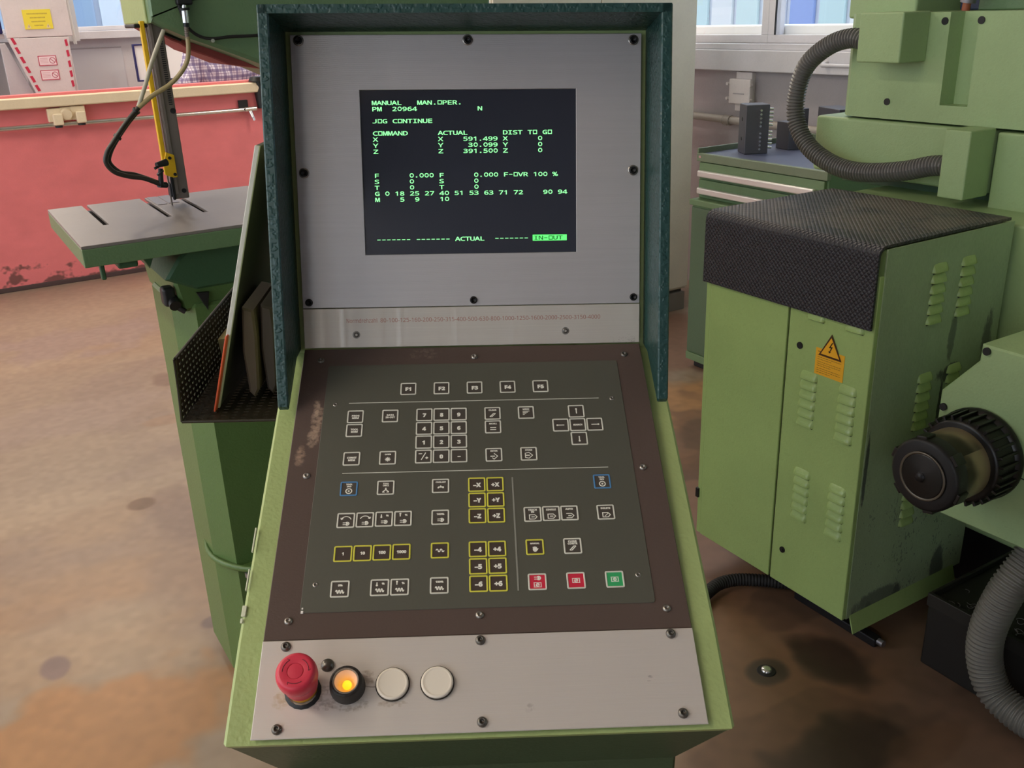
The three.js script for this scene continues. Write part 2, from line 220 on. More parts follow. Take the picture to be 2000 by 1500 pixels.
// monitor: dark glass with green lettering
{
  const W = 1300, H = 980, CP = .02325, RP = .0366;
  const text = canvasTex(W, H, (c) => {
    c.fillStyle = '#000'; c.fillRect(0, 0, W, H); c.textBaseline = 'alphabetic';
    const cw = CP * W, put = (col, row, t, ink = '#88f798') => {
      c.fillStyle = ink;
      for (let i = 0; i < t.length; i++) { const ch = t[i]; if (ch === ' ') continue; const x = .053 * W + (col + i) * cw, y = (.086 + row * RP) * H;
        if (ch === '0') { c.lineWidth = 5.4; c.strokeStyle = ink; c.beginPath(); c.ellipse(x + cw * .5, y - 12, cw * .34, 10.4, 0, 0, 6.2832); c.stroke(); continue; }
        if (ch === '-') { c.fillRect(x + 4, y - 14, cw - 9, 4.5); continue; }
        if (ch === 'O') { c.lineWidth = 4.6; c.strokeStyle = ink; c.strokeRect(x + 4.5, y - 22.5, cw - 9.5, 20.5); continue; }
        c.save(); c.translate(x, y); c.scale(1.62, .98); c.font = 'bold 34px monospace'; c.fillText(ch, -1.2, 0); c.restore(); }
    };
    put(0, 0, 'MANUAL   MAN.OPER.'); put(0, 1, 'PM'); put(4, 1, '20964'); put(21, 1, 'N'); put(0, 3, 'JOG CONTINUE'); put(0, 5, 'COMMAND'); put(13, 5, 'ACTUAL'); put(26, 5, 'DIST TO GO');
    [['X', '591.499'], ['Y', ' 30.099'], ['Z', '391.500']].forEach(([a, n], i) => { for (const q of [0, 13, 26]) put(q, 6 + i, a); put(18, 6 + i, n); put(33, 6 + i, '0'); });
    put(0, 12, 'F'); put(7, 12, '0.000'); put(13, 12, 'F'); put(20, 12, '0.000'); put(26, 12, 'F-OVR 100 %');
    for (const [q, r] of [['S', 13], ['T', 14]]) { put(0, r, q); put(13, r, q); put(7, r, '0'); put(20, r, '0'); }
    put(0, 15, 'G'); [[2, '0'], [4, '18'], [7, '25'], [10, '27'], [13, '40'], [16, '51'], [19, '53'], [22, '63'], [25, '71'], [28, '72'], [34, '90'], [37, '94']].forEach(([q, t]) => put(q, 15, t));
    put(0, 16, 'M'); put(5, 16, '5'); put(8, 16, '9'); put(13, 16, '10');
    put(0, 22.8, '-------'); put(8, 22.8, '-------'); put(16, 22.8, 'ACTUAL'); put(24, 22.8, '-------');
    c.fillStyle = '#55ee66'; c.fillRect((.053 + 31.8 * CP) * W, (.086 + 22.8 * RP) * H - 31, 7 * cw, 37); put(32, 22.8, 'IN-OUT', '#0c3a14');
  });
  const g = new RoundedBoxGeometry(.2685, .204, .006, 2, .002);
  const glass = new THREE.MeshPhysicalMaterial({ color: '#2f323c', roughness: .07, emissive: '#ffffff', emissiveMap: text, emissiveIntensity: .62, clearcoat: .6, clearcoatRoughness: .06 });
  const m = frameOf(con, 'monitor_screen', g.translate(.0002, .2133, -.0066), glass, LEAN[0], [0, 0], [-.1303, .1153, .2609, .1959]);
  m.userData.label = 'dark screen with green lettering';
}
// key panel
for (const [x0, x1, v0, v1] of [[-.2362, -.2318, .352, .364], [-.2362, -.2335, .366, .371], [-.2362, -.2345, .26, .29], [-.2362, -.2347, .31, .335]]) frameOf(con, 'paint_chip', bx(x0, x1, -v1, -v0, -.0052, -.0026, .0006), M('#d9dcc0', { roughness: .5 }), LEAN[1]);
{
  const bez = canvasTex(1024, 1024, (c, w, h) => {
    const r = rng(31); c.fillStyle = '#594a44'; c.fillRect(0, 0, w, h);
    for (let i = 0; i < 5000; i++) { c.fillStyle = `rgba(${r() < .5 ? '20,14,12' : '120,104,96'},${r() * .09})`; c.fillRect(r() * w, r() * h, 1 + r() * 3, 1 + r() * 2); }
    const X = (x) => (x + .21) / .42 * w, Y = (v) => v / .3926 * h;
    const worn = (x, v, rx, rv, n, col) => { for (let i = 0; i < n; i++) { const a = r() * 6.283, q = Math.sqrt(r()); c.fillStyle = col.replace('A', (.08 + r() * .22).toFixed(2)); c.beginPath(); c.ellipse(X(x + Math.cos(a) * q * rx), Y(v + Math.sin(a) * q * rv), 2 + r() * 7, 2 + r() * 6, r() * 3, 0, 6.3); c.fill(); } };
    worn(-.1835, .115, .006, .02, 130, 'rgba(176,150,128,A)'); worn(-.186, .142, .006, .014, 90, 'rgba(176,150,128,A)'); worn(-.198, .168, .005, .014, 60, 'rgba(168,140,118,A)'); worn(-.186, .098, .003, .012, 40, 'rgba(186,160,138,A)');
    worn(-.06, .012, .022, .007, 26, 'rgba(140,124,112,A)'); worn(-.12, .02, .04, .004, 30, 'rgba(96,82,74,A)');
  });
  const lip = shp([[-.21, -.3926], [.21, -.3926], [.21, -.0008], [-.21, -.0008]]);
  const kp = frameOf(con, 'key_panel', plate(lip, -.003, 0, .0007), M('#ffffff', { map: bez, roughness: .3, bumpMap: peel, bumpScale: .00008 }), LEAN[1], [0, 0], [-.21, -.3926, .42, .3926]);
  obj('membrane', plate(rrect(.3555, .3345, .004, 0, -.197), 0, .0007, .0003), M('#55544a', { roughness: .5, bumpMap: peel, bumpScale: .00005 }), kp);
  for (const [x, v] of [[-.188, .0205], [.001, .019], [.188, .0195], [-.188, .196], [.188, .195], [-.188, .3725], [.0005, .372], [.188, .371]]) addScrew(kp, x, -v, .0042, .0024, v > .1 || Math.abs(x) < .1 ? screwBright : screwDark);
  for (const [x, v] of [[-.1645, .0926], [.1645, .0918], [-.1652, .3328], [.1645, .332]]) addScrew(kp, x, -v, .0032, .0014, screwBright);
  obj('paint_chip', [bx(-.1764, -.1746, -.3605, -.3585, 0, .0012, .0004), bx(-.1768, -.1742, -.365, -.362, 0, .0013, .0004)], M('#e8e4dc', { roughness: .5 }), kp);
  const white = M('#d8d6c8', { roughness: .5 }), yel = M('#d9d44c', { roughness: .5 }), blu = M('#4f86b8', { roughness: .5 });
  obj('divider_line', bx(-.1487, .1487, -.0917, -.0909, .0006, .001, 0), white, kp); obj('divider_line', bx(-.1487, .1487, -.1945, -.1937, .0006, .001, 0), white, kp);
  obj('divider_line', bx(.0393, .041, -.3465, -.205, .0006, .001, 0), M('#8f8e84', { roughness: .5 }), kp);
  // keys: [legend, x, row in mm, ring colour, face]
  const K = []; const key = (t, x, v, ring = white, face = 0) => K.push([t, x, v, ring, face]);
  ['F1', 'F2', 'F3', 'F4', 'F5'].forEach((t, i) => key('t:' + t, -79 + i * 39.8, 70.5));
  key('2:PROG|MEM', -139.5, 112.4); key('2:TOOL|MEM', -139.5, 133); key('2:DATA|IN-OUT', -99, 112.4); key('2:CONST|MEM', -139.7, 174); key('star:OPEN', -99.2, 173.8);
  [['7', '8', '9'], ['4', '5', '6'], ['1', '2', '3'], ['/', '0', '-']].forEach((r, j) => r.forEach((t, i) => key(t === '/' ? 'pm:' : 't:' + t, -59 + i * 20.1, [111.8, 132.2, 152.5, 173.2][j])));
  key('slash:CLEAR', 21, 111.8); key('eq:RECALL', 21, 132.2); key('menu:MENU', 60.6, 111.6); key('ent:ENTER', 20.8, 173); key('sto:STORE', 60.5, 172.8);
  key('up:', 120, 111.3); key('lf:', 100.1, 131.8); key('1:SEARCH', 120, 131.7); key('rt:', 140, 131.7); key('dn:', 120, 152.2);
  key('ring:TOOL|IND', -139.8, 215.2, blu); key('spin:TOOL|UNCL', -99.5, 215); key('tap:COOLANT', -39.3, 214.4); key('ring:TOOL|IND', 139.7, 213.8, blu);
  [['-X', '+X'], ['-Y', '+Y'], ['-Z', '+Z']].forEach((r, j) => r.forEach((t, i) => key('t:' + t, .6 + i * 20.2, 213.9 + j * 20.5, yel, 1)));
  key('arcl:', -140, 256.5); key('arcr:', -119.8, 256.3); key('sdn:', -99.5, 256); key('sup:', -79.3, 255.8); key('s100:', -39.3, 255.6);
  ['1', '10', '100', '1000'].forEach((t, i) => key('s:' + t, -140 + i * 20.15, 297.8 - i * .2, yel, 1)); key('wave:', -39.4, 296.8, yel, 1);
  [['-4', '+4'], ['-5', '+5'], ['-6', '+6']].forEach((r, j) => r.forEach((t, i) => key('t:' + t, .2 + i * 20.1, 296.6 + j * 20.4, yel, 1)));
  key('f0:', -140, 338.8); key('fdn:', -100, 338.5); key('fup:', -79.8, 338.4); key('f100:', -39.7, 338);
  key('blk:TEACH|IN', 60.1, 254.8); key('blk:SINGLE', 80.2, 254.5); key('blk:AUTO', 100, 254.4); key('blk:DELETE', 139.5, 254.5);
  key('hand:MANUAL', 60.1, 295.9, yel, 1); key('slash:CLEAR|CONTR', 99.9, 295.8); key('stop2:', 60.2, 337.1, white, 2); key('stop:', 99.8, 336.9, white, 2); key('start:', 139.7, 336.7, white, 3);
  const CW = 9, CH = 8, CELL = 128;
  const legends = canvasTex(CW * CELL, CH * CELL, (c) => K.forEach(([t, , , , face], n) => {
    c.save(); c.beginPath(); c.rect((n % CW) * CELL, Math.floor(n / CW) * CELL, CELL, CELL); c.clip();
    c.translate((n % CW + .5) * CELL, (Math.floor(n / CW) + .5) * CELL); c.scale(CELL / 16, CELL / 16);
    c.fillStyle = ['#4a443e', '#463a34', '#d22a44', '#36a866'][face]; c.fillRect(-8, -8, 16, 16);
    c.fillStyle = c.strokeStyle = '#f2f0e4'; c.textAlign = 'center'; c.textBaseline = 'middle'; c.lineCap = 'butt';
    const [k, s] = [t.slice(0, t.indexOf(':')), t.slice(t.indexOf(':') + 1)];
    const tx = (q0, x, y, size, wide) => { const q = q0.replace('-', '\u2013'); c.save(); c.translate(x, y); c.font = 'bold 40px sans-serif'; const m = c.measureText(q).width / 40 * size; c.scale((wide && m > wide ? wide / m : 1) * size / 40, size / 40); c.fillText(q, 0, 0); c.lineWidth = 3.4; c.strokeText(q, 0, 0); c.restore(); };
    const ln = (w, ...p) => { c.lineWidth = w; c.beginPath(); for (let i = 0; i < p.length; i += 2) i ? c.lineTo(p[i], p[i + 1]) : c.moveTo(p[i], p[i + 1]); c.stroke(); };
    const cap = () => { const l = s.split('|'); l.forEach((q, i) => tx(q, 0, -5 + i * 2.6 + (l.length > 1 ? -.5 : 0), 3, 11.5)); };
    const spindle = (y) => { c.lineWidth = 1.1; c.beginPath(); c.arc(1.4, y, 1.9, -2.2, 2.2); c.stroke(); ln(1, -3.2, y - 1.1, 1.6, y - 1.1); ln(1, -3.2, y + 1.1, 1.6, y + 1.1); ln(1.5, .4, y, 2.6, y); };
    const waves = (y, n = 3, a = 1.7) => { c.lineWidth = 1.1; c.beginPath(); for (let i = 0; i <= 60; i++) { const x = -4 + 8 * i / 60, q = y - Math.sign(Math.sin(i / 60 * n * 6.283)) * Math.pow(Math.abs(Math.sin(i / 60 * n * 6.283)), .5) * a; i ? c.lineTo(x, q) : c.moveTo(x, q); } c.stroke(); };
    const arrow = (dx, dy, L) => { ln(1.3, -dx * L, -dy * L, dx * L, dy * L); c.beginPath(); c.arc(dx * L, dy * L, 1.2, 0, 6.3); c.fill(); };
    const pct = (up) => { ln(1.2, -3, -6, -3, -2.6); c.beginPath(); c.arc(-3, up ? -6 : -2.6, 1.1, 0, 6.3); c.fill(); tx('%', 3.2, -4.3, 3.2); };
    if (k === 't') tx(s, 0, .6, s.length > 1 ? 7.2 : 7, 10.5); else if (k === 's') tx(s, 0, 0, 4.4, 10.5); else if (k === '1') tx(s, 0, 0, 3.2, 10.5);
    else if (k === '2') s.split('|').forEach((q, i) => tx(q, 0, -1.4 + i * 3.4, 3.3, 10.5));
    else if (k === 'pm') { ln(1.1, -5.5, -4, -1.5, -4); ln(1.1, -2.5, 4.5, 2.4, -5.5); tx('+', 3.6, 2, 6); }
    else if (k === 'star') { tx(s, 0, -4.6, 2.6, 8); for (let i = 0; i < 4; i++) ln(1.1, Math.cos(i * .785) * 3, 2 + Math.sin(i * .785) * 3, -Math.cos(i * .785) * 3, 2 - Math.sin(i * .785) * 3); }
    else if (k === 'slash') { cap(); for (const q of [-1.1, 1.1]) ln(1.1, q - 2.2, 5, q + 2.2, 0); ln(.8, -3.3, 5, -1, 5); ln(.8, 1, 0, 3.3, 0); } else if (k === 'eq') { tx(s, 0, -4.6, 2.6, 9); ln(1.2, -3.4, 1, 3.4, 1); ln(1.2, -3.4, 4, 3.4, 4); }
    else if (k === 'menu') { tx(s, 0, -5, 2.6, 8); for (let i = 0; i < 4; i++) ln(.9, -4, -2.2 + i * 1.7, 4 - i * 1.9, -2.2 + i * 1.7); }
    else if (k === 'ent' || k === 'sto') { tx(s, 0, -5.2, 2.6, 9); c.lineWidth = 1; c.beginPath(); c.moveTo(0, -2); c.lineTo(4, 2); c.lineTo(0, 6); if (k === 'ent') c.lineTo(-2, 4); else { c.lineTo(-4, 5); c.lineTo(-4, -1); c.closePath(); } c.stroke(); ln(1.5, -4, 2, 1, 2); }
    else if (k === 'up') arrow(0, -1, 3.4); else if (k === 'dn') arrow(0, 1, 3.4); else if (k === 'lf') arrow(-1, 0, 4); else if (k === 'rt') arrow(1, 0, 4);
    else if (k === 'ring') { s.split('|').forEach((q, i) => tx(q, 0, -5.6 + i * 2.7, 2.6, 7)); c.lineWidth = 1.2; c.beginPath(); c.arc(0, 3, 3.1, 0, 6.3); c.stroke(); c.beginPath(); c.arc(0, 3, 1.1, 0, 6.3); c.fill(); }
    else if (k === 'spin') { s.split('|').forEach((q, i) => tx(q, 0, -5.4 + i * 2.5, 2.5, 7)); ln(1.6, 0, 0, 0, 3); ln(1.3, -3.2, 5.4, 0, 2.4, 3.2, 5.4); ln(1, -3.6, 5.8, -1, 5.8); ln(1, 1, 5.8, 3.6, 5.8); }
    else if (k === 'tap') { tx(s, 0, -5, 2.5, 11); ln(1.6, -3, 3, -2, 1.4, 2.6, 1.4, 2.6, 3); ln(1.3, 0, .8, 0, -.6); }
    else if (k === 'arcl' || k === 'arcr') { c.lineWidth = 1; c.beginPath(); c.arc(0, .6, 5.4, 3.5, 5.95); c.stroke(); const q = k === 'arcl' ? -1 : 1; ln(1, q * 5, -1.2, q * 5.6, -3.6); ln(1, q * 5, -1.2, q * 3, -2.4); spindle(4); }
    else if (k === 'sdn' || k === 'sup') { pct(k === 'sup'); spindle(3.4); } else if (k === 's100') { tx('100%', 0, -4, 3.2, 10); spindle(3.2); } else if (k === 'wave') waves(0, 2, 1.5);
    else if (k === 'f0') { tx('0%', 0, -4, 3.1); waves(3); } else if (k === 'f100') { tx('100%', 0, -4, 3.1, 9); waves(3); } else if (k === 'fdn' || k === 'fup') { pct(k === 'fup'); waves(3); }
    else if (k === 'blk') { cap(); c.lineWidth = 1; c.beginPath(); c.moveTo(-3.6, .6); c.lineTo(2, .6); c.lineTo(4.4, 3.2); c.lineTo(2, 6); c.lineTo(-3.6, 6); if (s[0] !== 'A') c.closePath(); c.stroke(); ln(s[0] === 'D' ? .8 : 1.2, -1.6, s[0] === 'D' ? 5 : 3.3, 2, s[0] === 'D' ? 1.6 : 3.3); }
    else if (k === 'hand') { tx(s, 0, -4.4, 2.5, 9.5); c.beginPath(); c.ellipse(0, 3, 2.4, 2.6, 0, 0, 6.3); c.fill(); for (let i = 0; i < 4; i++) ln(1, -1.8 + i * 1.1, 2, -1.9 + i * 1.15, -.9 + Math.abs(i - 1.4) * .5); ln(1, 2, 3.4, 3.2, 1.6); }
    else if (k === 'stop2' || k === 'stop' || k === 'start') { const y = k === 'stop2' ? 3.4 : 0; if (k === 'stop2') spindle(-4.2); ln(.8, -4, y - 2.4, 4, y - 2.4); ln(.8, -4, y + 2.4, 4, y + 2.4); ln(.9, -3.4, y - 1.8, -3.4, y + 1.8); ln(.9, 3.4, y - 1.8, 3.4, y + 1.8); c.lineWidth = .8; c.beginPath(); c.arc(0, y, 1.5, 0, 6.3); c.stroke(); if (k === 'start') ln(1.2, 0, y - 1.2, 0, y + 1.2); else ln(.9, -2, y + 1.2, 2, y - 1.2); }
    c.restore();
  }));
  const faceMat = M('#ffffff', { map: legends, roughness: .45 });
  const ringGeo = (() => { const s = rrect(.0192, .0192, .0022); s.holes.push(rrect(.0158, .0158, .0008, 0, 0, THREE.Path)); return boxUV(flat(plate(s, .0005, .0014, .0003))); })();
  K.forEach(([, x, v, ring], n) => {
    const g = flat(plate(rrect(.0161, .0161, .0006), .0004, .0009, .0001)), p = g.attributes.position, u = g.attributes.uv;
    for (let i = 0; i < p.count; i++) u.setXY(i, (n % CW + .5 + p.getX(i) / .0164) / CW, 1 - (Math.floor(n / CW) + .5 - p.getY(i) / .0164) / CH);
    const f = new THREE.Mesh(g, faceMat), r = new THREE.Mesh(ringGeo, ring); f.name = 'key'; r.name = 'key_ring';
    for (const m of [f, r]) { m.position.set(x / 1000, -v / 1000, 0); m.castShadow = m.receiveShadow = true; kp.add(m); }
  });
}
// button plate
{
  const map = canvasTex(1024, 256, (c, w, h) => {
    const r = rng(77), X = (x) => (x + .21) / .42 * w, Y = (v) => v / .0949 * h; c.fillStyle = '#ddd5ce'; c.fillRect(0, 0, w, h);
    for (let i = 0; i < 1200; i++) { c.fillStyle = `rgba(${r() < .5 ? '255,250,245' : '170,160,152'},${.01 + r() * .03})`; c.fillRect(r() * w - 60, r() * h, 40 + r() * 200, 1); }
    const dirtShade = (x, v, rx, rv, n, col, s = 3) => { for (let i = 0; i < n; i++) { const a = r() * 6.283, q = Math.sqrt(r()); c.fillStyle = col.replace('A', (.03 + r() * .13).toFixed(2)); c.beginPath(); c.ellipse(X(x + Math.cos(a) * q * rx), Y(v + Math.sin(a) * q * rv), .8 + r() * s * 2.6, .6 + r() * s * 1.6, 0, 0, 6.3); c.fill(); } };
    dirtShade(-.146, .058, .014, .012, 130, 'rgba(90,76,66,A)'); dirtShade(-.125, .066, .02, .006, 90, 'rgba(120,100,80,A)'); dirtShade(-.186, .06, .007, .008, 80, 'rgba(176,152,110,A)'); dirtShade(-.107, .04, .008, .006, 50, 'rgba(130,112,92,A)'); dirtShade(-.083, .066, .012, .003, 40, 'rgba(150,130,108,A)'); dirtShade(-.16, .03, .012, .006, 40, 'rgba(150,134,120,A)');  // dark smear beside the lamp is part grime, part painted shadow
    dirtShade(.16, .05, .003, .003, 8, 'rgba(110,104,100,A)', 2); dirtShade(.045, .074, .004, .004, 10, 'rgba(150,140,134,A)', 3);
    c.strokeStyle = 'rgba(96,84,74,.8)'; c.lineWidth = 1.4; c.beginPath(); c.moveTo(X(-.112), Y(.047)); c.quadraticCurveTo(X(-.106), Y(.0505), X(-.098), Y(.0495)); c.stroke();
  });
  const bp = frameOf(con, 'button_plate', plate(shp([[-.21, -.0949], [.21, -.0949], [.21, -.001], [-.21, -.001]]), -.0006, .0018, .0006), aluMat(map, .4), LEAN[2], [kz(.3926), ky(.3926)], [-.21, -.0949, .42, .0949]);
  for (const [x, v] of [[-.187, .0075], [.0005, .0072], [.1875, .0066], [-.187, .0865], [.0005, .0862], [.1876, .0846]]) { const s = addScrew(bp, x, -v, .0049, .0034, screwDark); s.position.z = .0018; }
  const plug = obj('blind_plug', latheZ([[.0066, 0], [.0064, .0012], [.005, .004], [.0022, .0052], [.0001, .0054]], -.1456, -.0272, .0016, 24), screwDark, bp);
  const stop = new THREE.Group(); stop.name = 'emergency_stop_button'; stop.position.set(-.167, -.049, .0018); bp.parent.add(stop);
  // parts of the stop button sit in the plate's frame
  stop.rotation.x = -LEAN[2]; { const q = new THREE.Vector3(-.167, -.049, .0018).applyEuler(new THREE.Euler(-LEAN[2], 0, 0)); stop.position.set(q.x, q.y + ky(.3926), q.z + kz(.3926)); }
  const redM = M('#d4364c', { roughness: .38 }), redD = M('#8a2a38', { roughness: .5 });
  obj('gasket', latheZ([[.0155, 0], [.0172, .0005], [.0168, .0016], [.014, .003]], .0005, -.0028, 0, 17), mat.black, stop);
  obj('collar', latheZ([[.0138, .001], [.0142, .003], [.0142, .0085], [.0136, .0095]], 0, 0, 0, 32), M('#e0a52e', { roughness: .4 }), stop);
  obj('neck', latheZ([[.0138, .008], [.0158, .011], [.0166, .019], [.0166, .0255], [.0158, .0275]], 0, 0, 0, 32), redM, stop);
  obj('cap', latheZ([[.0155, .0265], [.018, .0275], [.0188, .0305], [.019, .036], [.0182, .041], [.0165, .0436], [.014, .0444], [.0078, .0441], [.0076, .0434], [.007, .0434], [.0068, .0441], [.0001, .0442]], 0, 0, 0, 40), redM, stop);
  for (let i = 0; i < 3; i++) { const pts = []; for (let j = 0; j <= 10; j++) { const a = i * 2.094 + j * .11; pts.push([Math.cos(a) * .0118, Math.sin(a) * .0118, .0444]); } const a = i * 2.094; pts.unshift([Math.cos(a + .1) * .0138, Math.sin(a + .1) * .0138, .0442]); obj('arrow_mark', tube(pts, .00042, 24, 6), redD, stop); }
  const lamp = new THREE.Group(); lamp.name = 'indicator_lamp'; { const q = new THREE.Vector3(-.125, -.049, .0018).applyEuler(new THREE.Euler(-LEAN[2], 0, 0)); lamp.position.set(q.x, q.y + ky(.3926), q.z + kz(.3926)); } lamp.rotation.x = -LEAN[2]; con.add(lamp);
  obj('ring', [latheZ([[.0166, 0], [.0166, .004], [.0152, .0145], [.014, .016], [.0122, .016]], 0, 0, 0, 36)], M('#2a2622', { roughness: .5 }), lamp);
  { const sl = []; for (let i = 0; i < 12; i++) { const a = i * Math.PI / 6; sl.push(bx(.0124, .0136, -.0006, .0006, .0157, .0167, .0002).rotateZ(a)); } obj('lug', sl, mat.black, lamp); }
  obj('rim', latheZ([[.0124, .015], [.0122, .0166], [.0112, .0166], [.0105, .015]], 0, 0, 0, 36), M('#8f8478', { roughness: .4 }), lamp);
  obj('funnel', latheZ([[.0106, .0156], [.0092, .0095], [.0066, .003], [.006, .001], [.0001, .0008]], 0, 0, 0, 32), M('#f3d6cc', { roughness: .4 }), lamp);
  obj('bulb', new THREE.SphereGeometry(.0044, 20, 14).translate(0, 0, .0052), new THREE.MeshStandardMaterial({ color: '#ffe34a', emissive: '#ffd21a', emissiveIntensity: .3, roughness: .3 }), lamp);
  const pl = new THREE.PointLight('#ffd08a', .00012, 0, 2); pl.position.set(0, 0, .0125); pl.castShadow = true; lamp.add(pl);
  for (const x of [-.083, -.041]) {
    const b = new THREE.Group(); b.name = 'push_button'; const q = new THREE.Vector3(x, -.0482, .0018).applyEuler(new THREE.Euler(-LEAN[2], 0, 0)); b.position.set(q.x, q.y + ky(.3926), q.z + kz(.3926)); b.rotation.x = -LEAN[2]; con.add(b);
    obj('ring', latheZ([[.0162, 0], [.0162, .0018], [.0156, .002], [.0153, .0005]], 0, 0, 0, 36), M('#3a3630', { roughness: .5 }), b);
    obj('cap', latheZ([[.0152, 0], [.0152, .0034], [.0144, .0046], [.0128, .0046], [.012, .004], [.0001, .0042]], 0, 0, 0, 40), M('#ece2d2', { roughness: .42 }), b);
  }
}

// ---------------------------------------------------------------- band saw behind the console
{
  const t = thing('band_saw', 'green metal-cutting band saw with a slotted grey table and yellow blade guard', 'band saw', [.55, 0, -2.2]);
  const S = (name, gs, m) => { const o = obj(name, gs, m, t); o.geometry.translate(-.55, 0, 2.2); return o; };
  // table: slots cut in from its back edge
  const xs = [[.297, -2.12], [.427, -2.12], [.504, -2.12], [.69, -2.12]], pts = [[.218, -1.927], [.218, -2.403]];
  for (const [x, z] of xs) pts.push([x - .0055, -2.403], [x - .0055, z], [x + .0055, z], [x + .0055, -2.403]);
  pts.push([.82, -2.403], [.82, -1.927]);
  S('table_top', prism(pts, 'y', 1.1585, 1.165, .0008), mat.castTop);
  S('table_rim', [bx(.2175, .8205, 1.123, 1.1587, -1.941, -1.9265, .002), bx(.2175, .232, 1.123, 1.1587, -2.4035, -1.94, .002), bx(.806, .8205, 1.123, 1.1587, -2.4035, -1.94, .002)], mat.sawGreen);
  S('table_core', bx(.231, .807, 1.124, 1.152, -2.402, -1.94, 0), mat.black);
  S('insert_plate', [bx(.437, .4585, 1.1645, 1.1662, -2.4, -2.28, .0005), bx(.4625, .487, 1.1645, 1.1662, -2.4, -2.285, .0005)], mat.steel);
  S('table_rib', [bx(.28, .318, 1.106, 1.124, -2.35, -1.95, .004), bx(.247, .256, 1.088, 1.124, -1.97, -1.955, .003), prism([[.326, 1.124], [.338, 1.098], [.35, 1.124]], 'z', -2.3, -1.95, .002)], mat.sawDark);
  S('table_bracket', prism([[.37, 1.06], [.43, 1.03], [.78, 1.03], [.78, 1.124], [.43, 1.124], [.40, 1.1]], 'z', -2.38, -1.985, .006), mat.sawDark);
  S('head_casting', prism([[.385, 1.075], [.42, 1.047], [.76, 1.05], [.76, .985], [.395, .985], [.392, 1.01]], 'z', -2.32, -1.99, .008), mat.pedestal);
  // pedestal: eight-sided column
  const oct = (w, d, c, cx, cz) => [[-w, -d + c], [-w + c * .55, -d], [w - c, -d], [w, -d + c], [w, d - c], [w - c, d], [-w + c * .45, d], [-w, d - c]].map(([a, b]) => [cx + a, cz + b]);
  S('pedestal', prism(oct(.165, .165, .075, .55, -2.145), 'y', .03, 1.0, .006), mat.pedestal);
  S('pedestal_foot', bx(.42, .68, 0, .035, -2.28, -2.02, .006), mat.sawDark);
  S('ring_flange', [lathe([[.16, .352], [.178, .35], [.184, .356], [.184, .366], [.176, .368], [.172, .361], [.02, .361]], 40).translate(.558, 0, -2.085)], mat.pedestal);
  S('ring_bolt', [rod([.44, .34, -1.955], [.44, .352, -1.955], .012), rod([.5, .34, -1.92], [.5, .352, -1.92], .012)], mat.steel);
  S('clamp_handle', [bx(.362, .388, 1.0, 1.042, -2.03, -1.995, .008), rod([.381, 1.014, -2.01], [.381, 1.004, -1.985], .012), rod([.384, 1.0, -1.995], [.4, .987, -1.99], .006)], mat.black);
  S('hole_patch', prism([[.426, 1.0266], [.452, 1.024], [.444, .985]], 'z', -1.985, -1.977, .001), mat.black);  // black patch standing for a dark open triangular hole
  // arm and column
  const arm = [[.4715, 1.5555], [.474, 1.558], [.505, 1.541], [.544, 1.522], [.583, 1.507], [.623, 1.491], [.688, 1.464], [.78, 1.42], [.86, 1.36], [.9, 1.27], [.9, .4], [.9, .03], [1.3, .03], [1.3, 1.85], [.4715, 1.85]];
  S('arm', prism(arm, 'z', -2.47, -2.2, .008), mat.sawGreen);
  S('arm_end_lit', bx(.4665, .4785, 1.5535, 1.848, -2.468, -2.232, .004), mat.sawLit);  // end face of the arm, coloured paler for light from the left
  S('arm_lining', prism([[.476, 1.551], [.53, 1.517], [.547, 1.510], [.568, 1.4945], [.61, 1.478], [.647, 1.461], [.70, 1.452], [.8, 1.43], [.86, 1.36], [.9, 1.30], [.9, 1.5], [.56, 1.56]], 'z', -2.46, -2.3, .003), mat.redPrimer);
  S('wiper', [prism([[.513, 1.531], [.548, 1.515], [.55, 1.522], [.515, 1.54]], 'z', -2.32, -2.29, .001), bx(.444, .476, 1.546, 1.554, -2.35, -2.25, .003)], mat.black);
  S('guide_post', [bx(.47, .504, 1.178, 1.6, -2.285, -2.25, .003), bx(.473, .481, 1.19, 1.56, -2.2515, -2.246, .001)], mat.darkSteel);
  { const teeth = []; for (let i = 0; i < 30; i++) teeth.push(bx(.491, .4985, 1.385 + i * .0045, 1.3872 + i * .0045, -2.251, -2.2487, 0)); S('rack', teeth, mat.black); }
  S('post_bolt', [rod([.497, 1.372, -2.253], [.497, 1.372, -2.246], .006), rod([.493, 1.196, -2.253], [.493, 1.196, -2.246], .005)], mat.black);
  S('blade_guard', [bx(.4565, .4665, 1.255, 1.56, -2.262, -2.249, .002), prism([[.4565, 1.26], [.4565, 1.236], [.472, 1.228], [.483, 1.228], [.483, 1.277], [.466, 1.285]], 'z', -2.252, -2.244, .001)], mat.yellow);
  S('guard_bolt', [rod([.472, 1.272, -2.246], [.472, 1.272, -2.24], .0035), rod([.478, 1.235, -2.246], [.478, 1.235, -2.24], .0035)], mat.black);
  S('blade', bx(.4625, .4655, 1.165, 1.27, -2.262, -2.256, 0), mat.darkSteel);
  S('blade_guide', [bx(.462, .472, 1.185, 1.215, -2.27, -2.246, .003), bx(.466, .4725, 1.178, 1.23, -2.25, -2.243, .002)], mat.blackSteel);
  // coolant tap at the guard foot, air coupling on the arm
  S('coolant_tap', [rod([.4365, 1.221, -2.205], [.441, 1.256, -2.205], .006, .005), rod([.44, 1.246, -2.205], [.438, 1.249, -2.205], .009), rod([.434, 1.264, -2.205], [.458, 1.267, -2.215], .006, .008), rod([.428, 1.258, -2.2], [.442, 1.263, -2.205], .003), rod([.432, 1.222, -2.205], [.45, 1.217, -2.22], .0065)], mat.blackSteel);
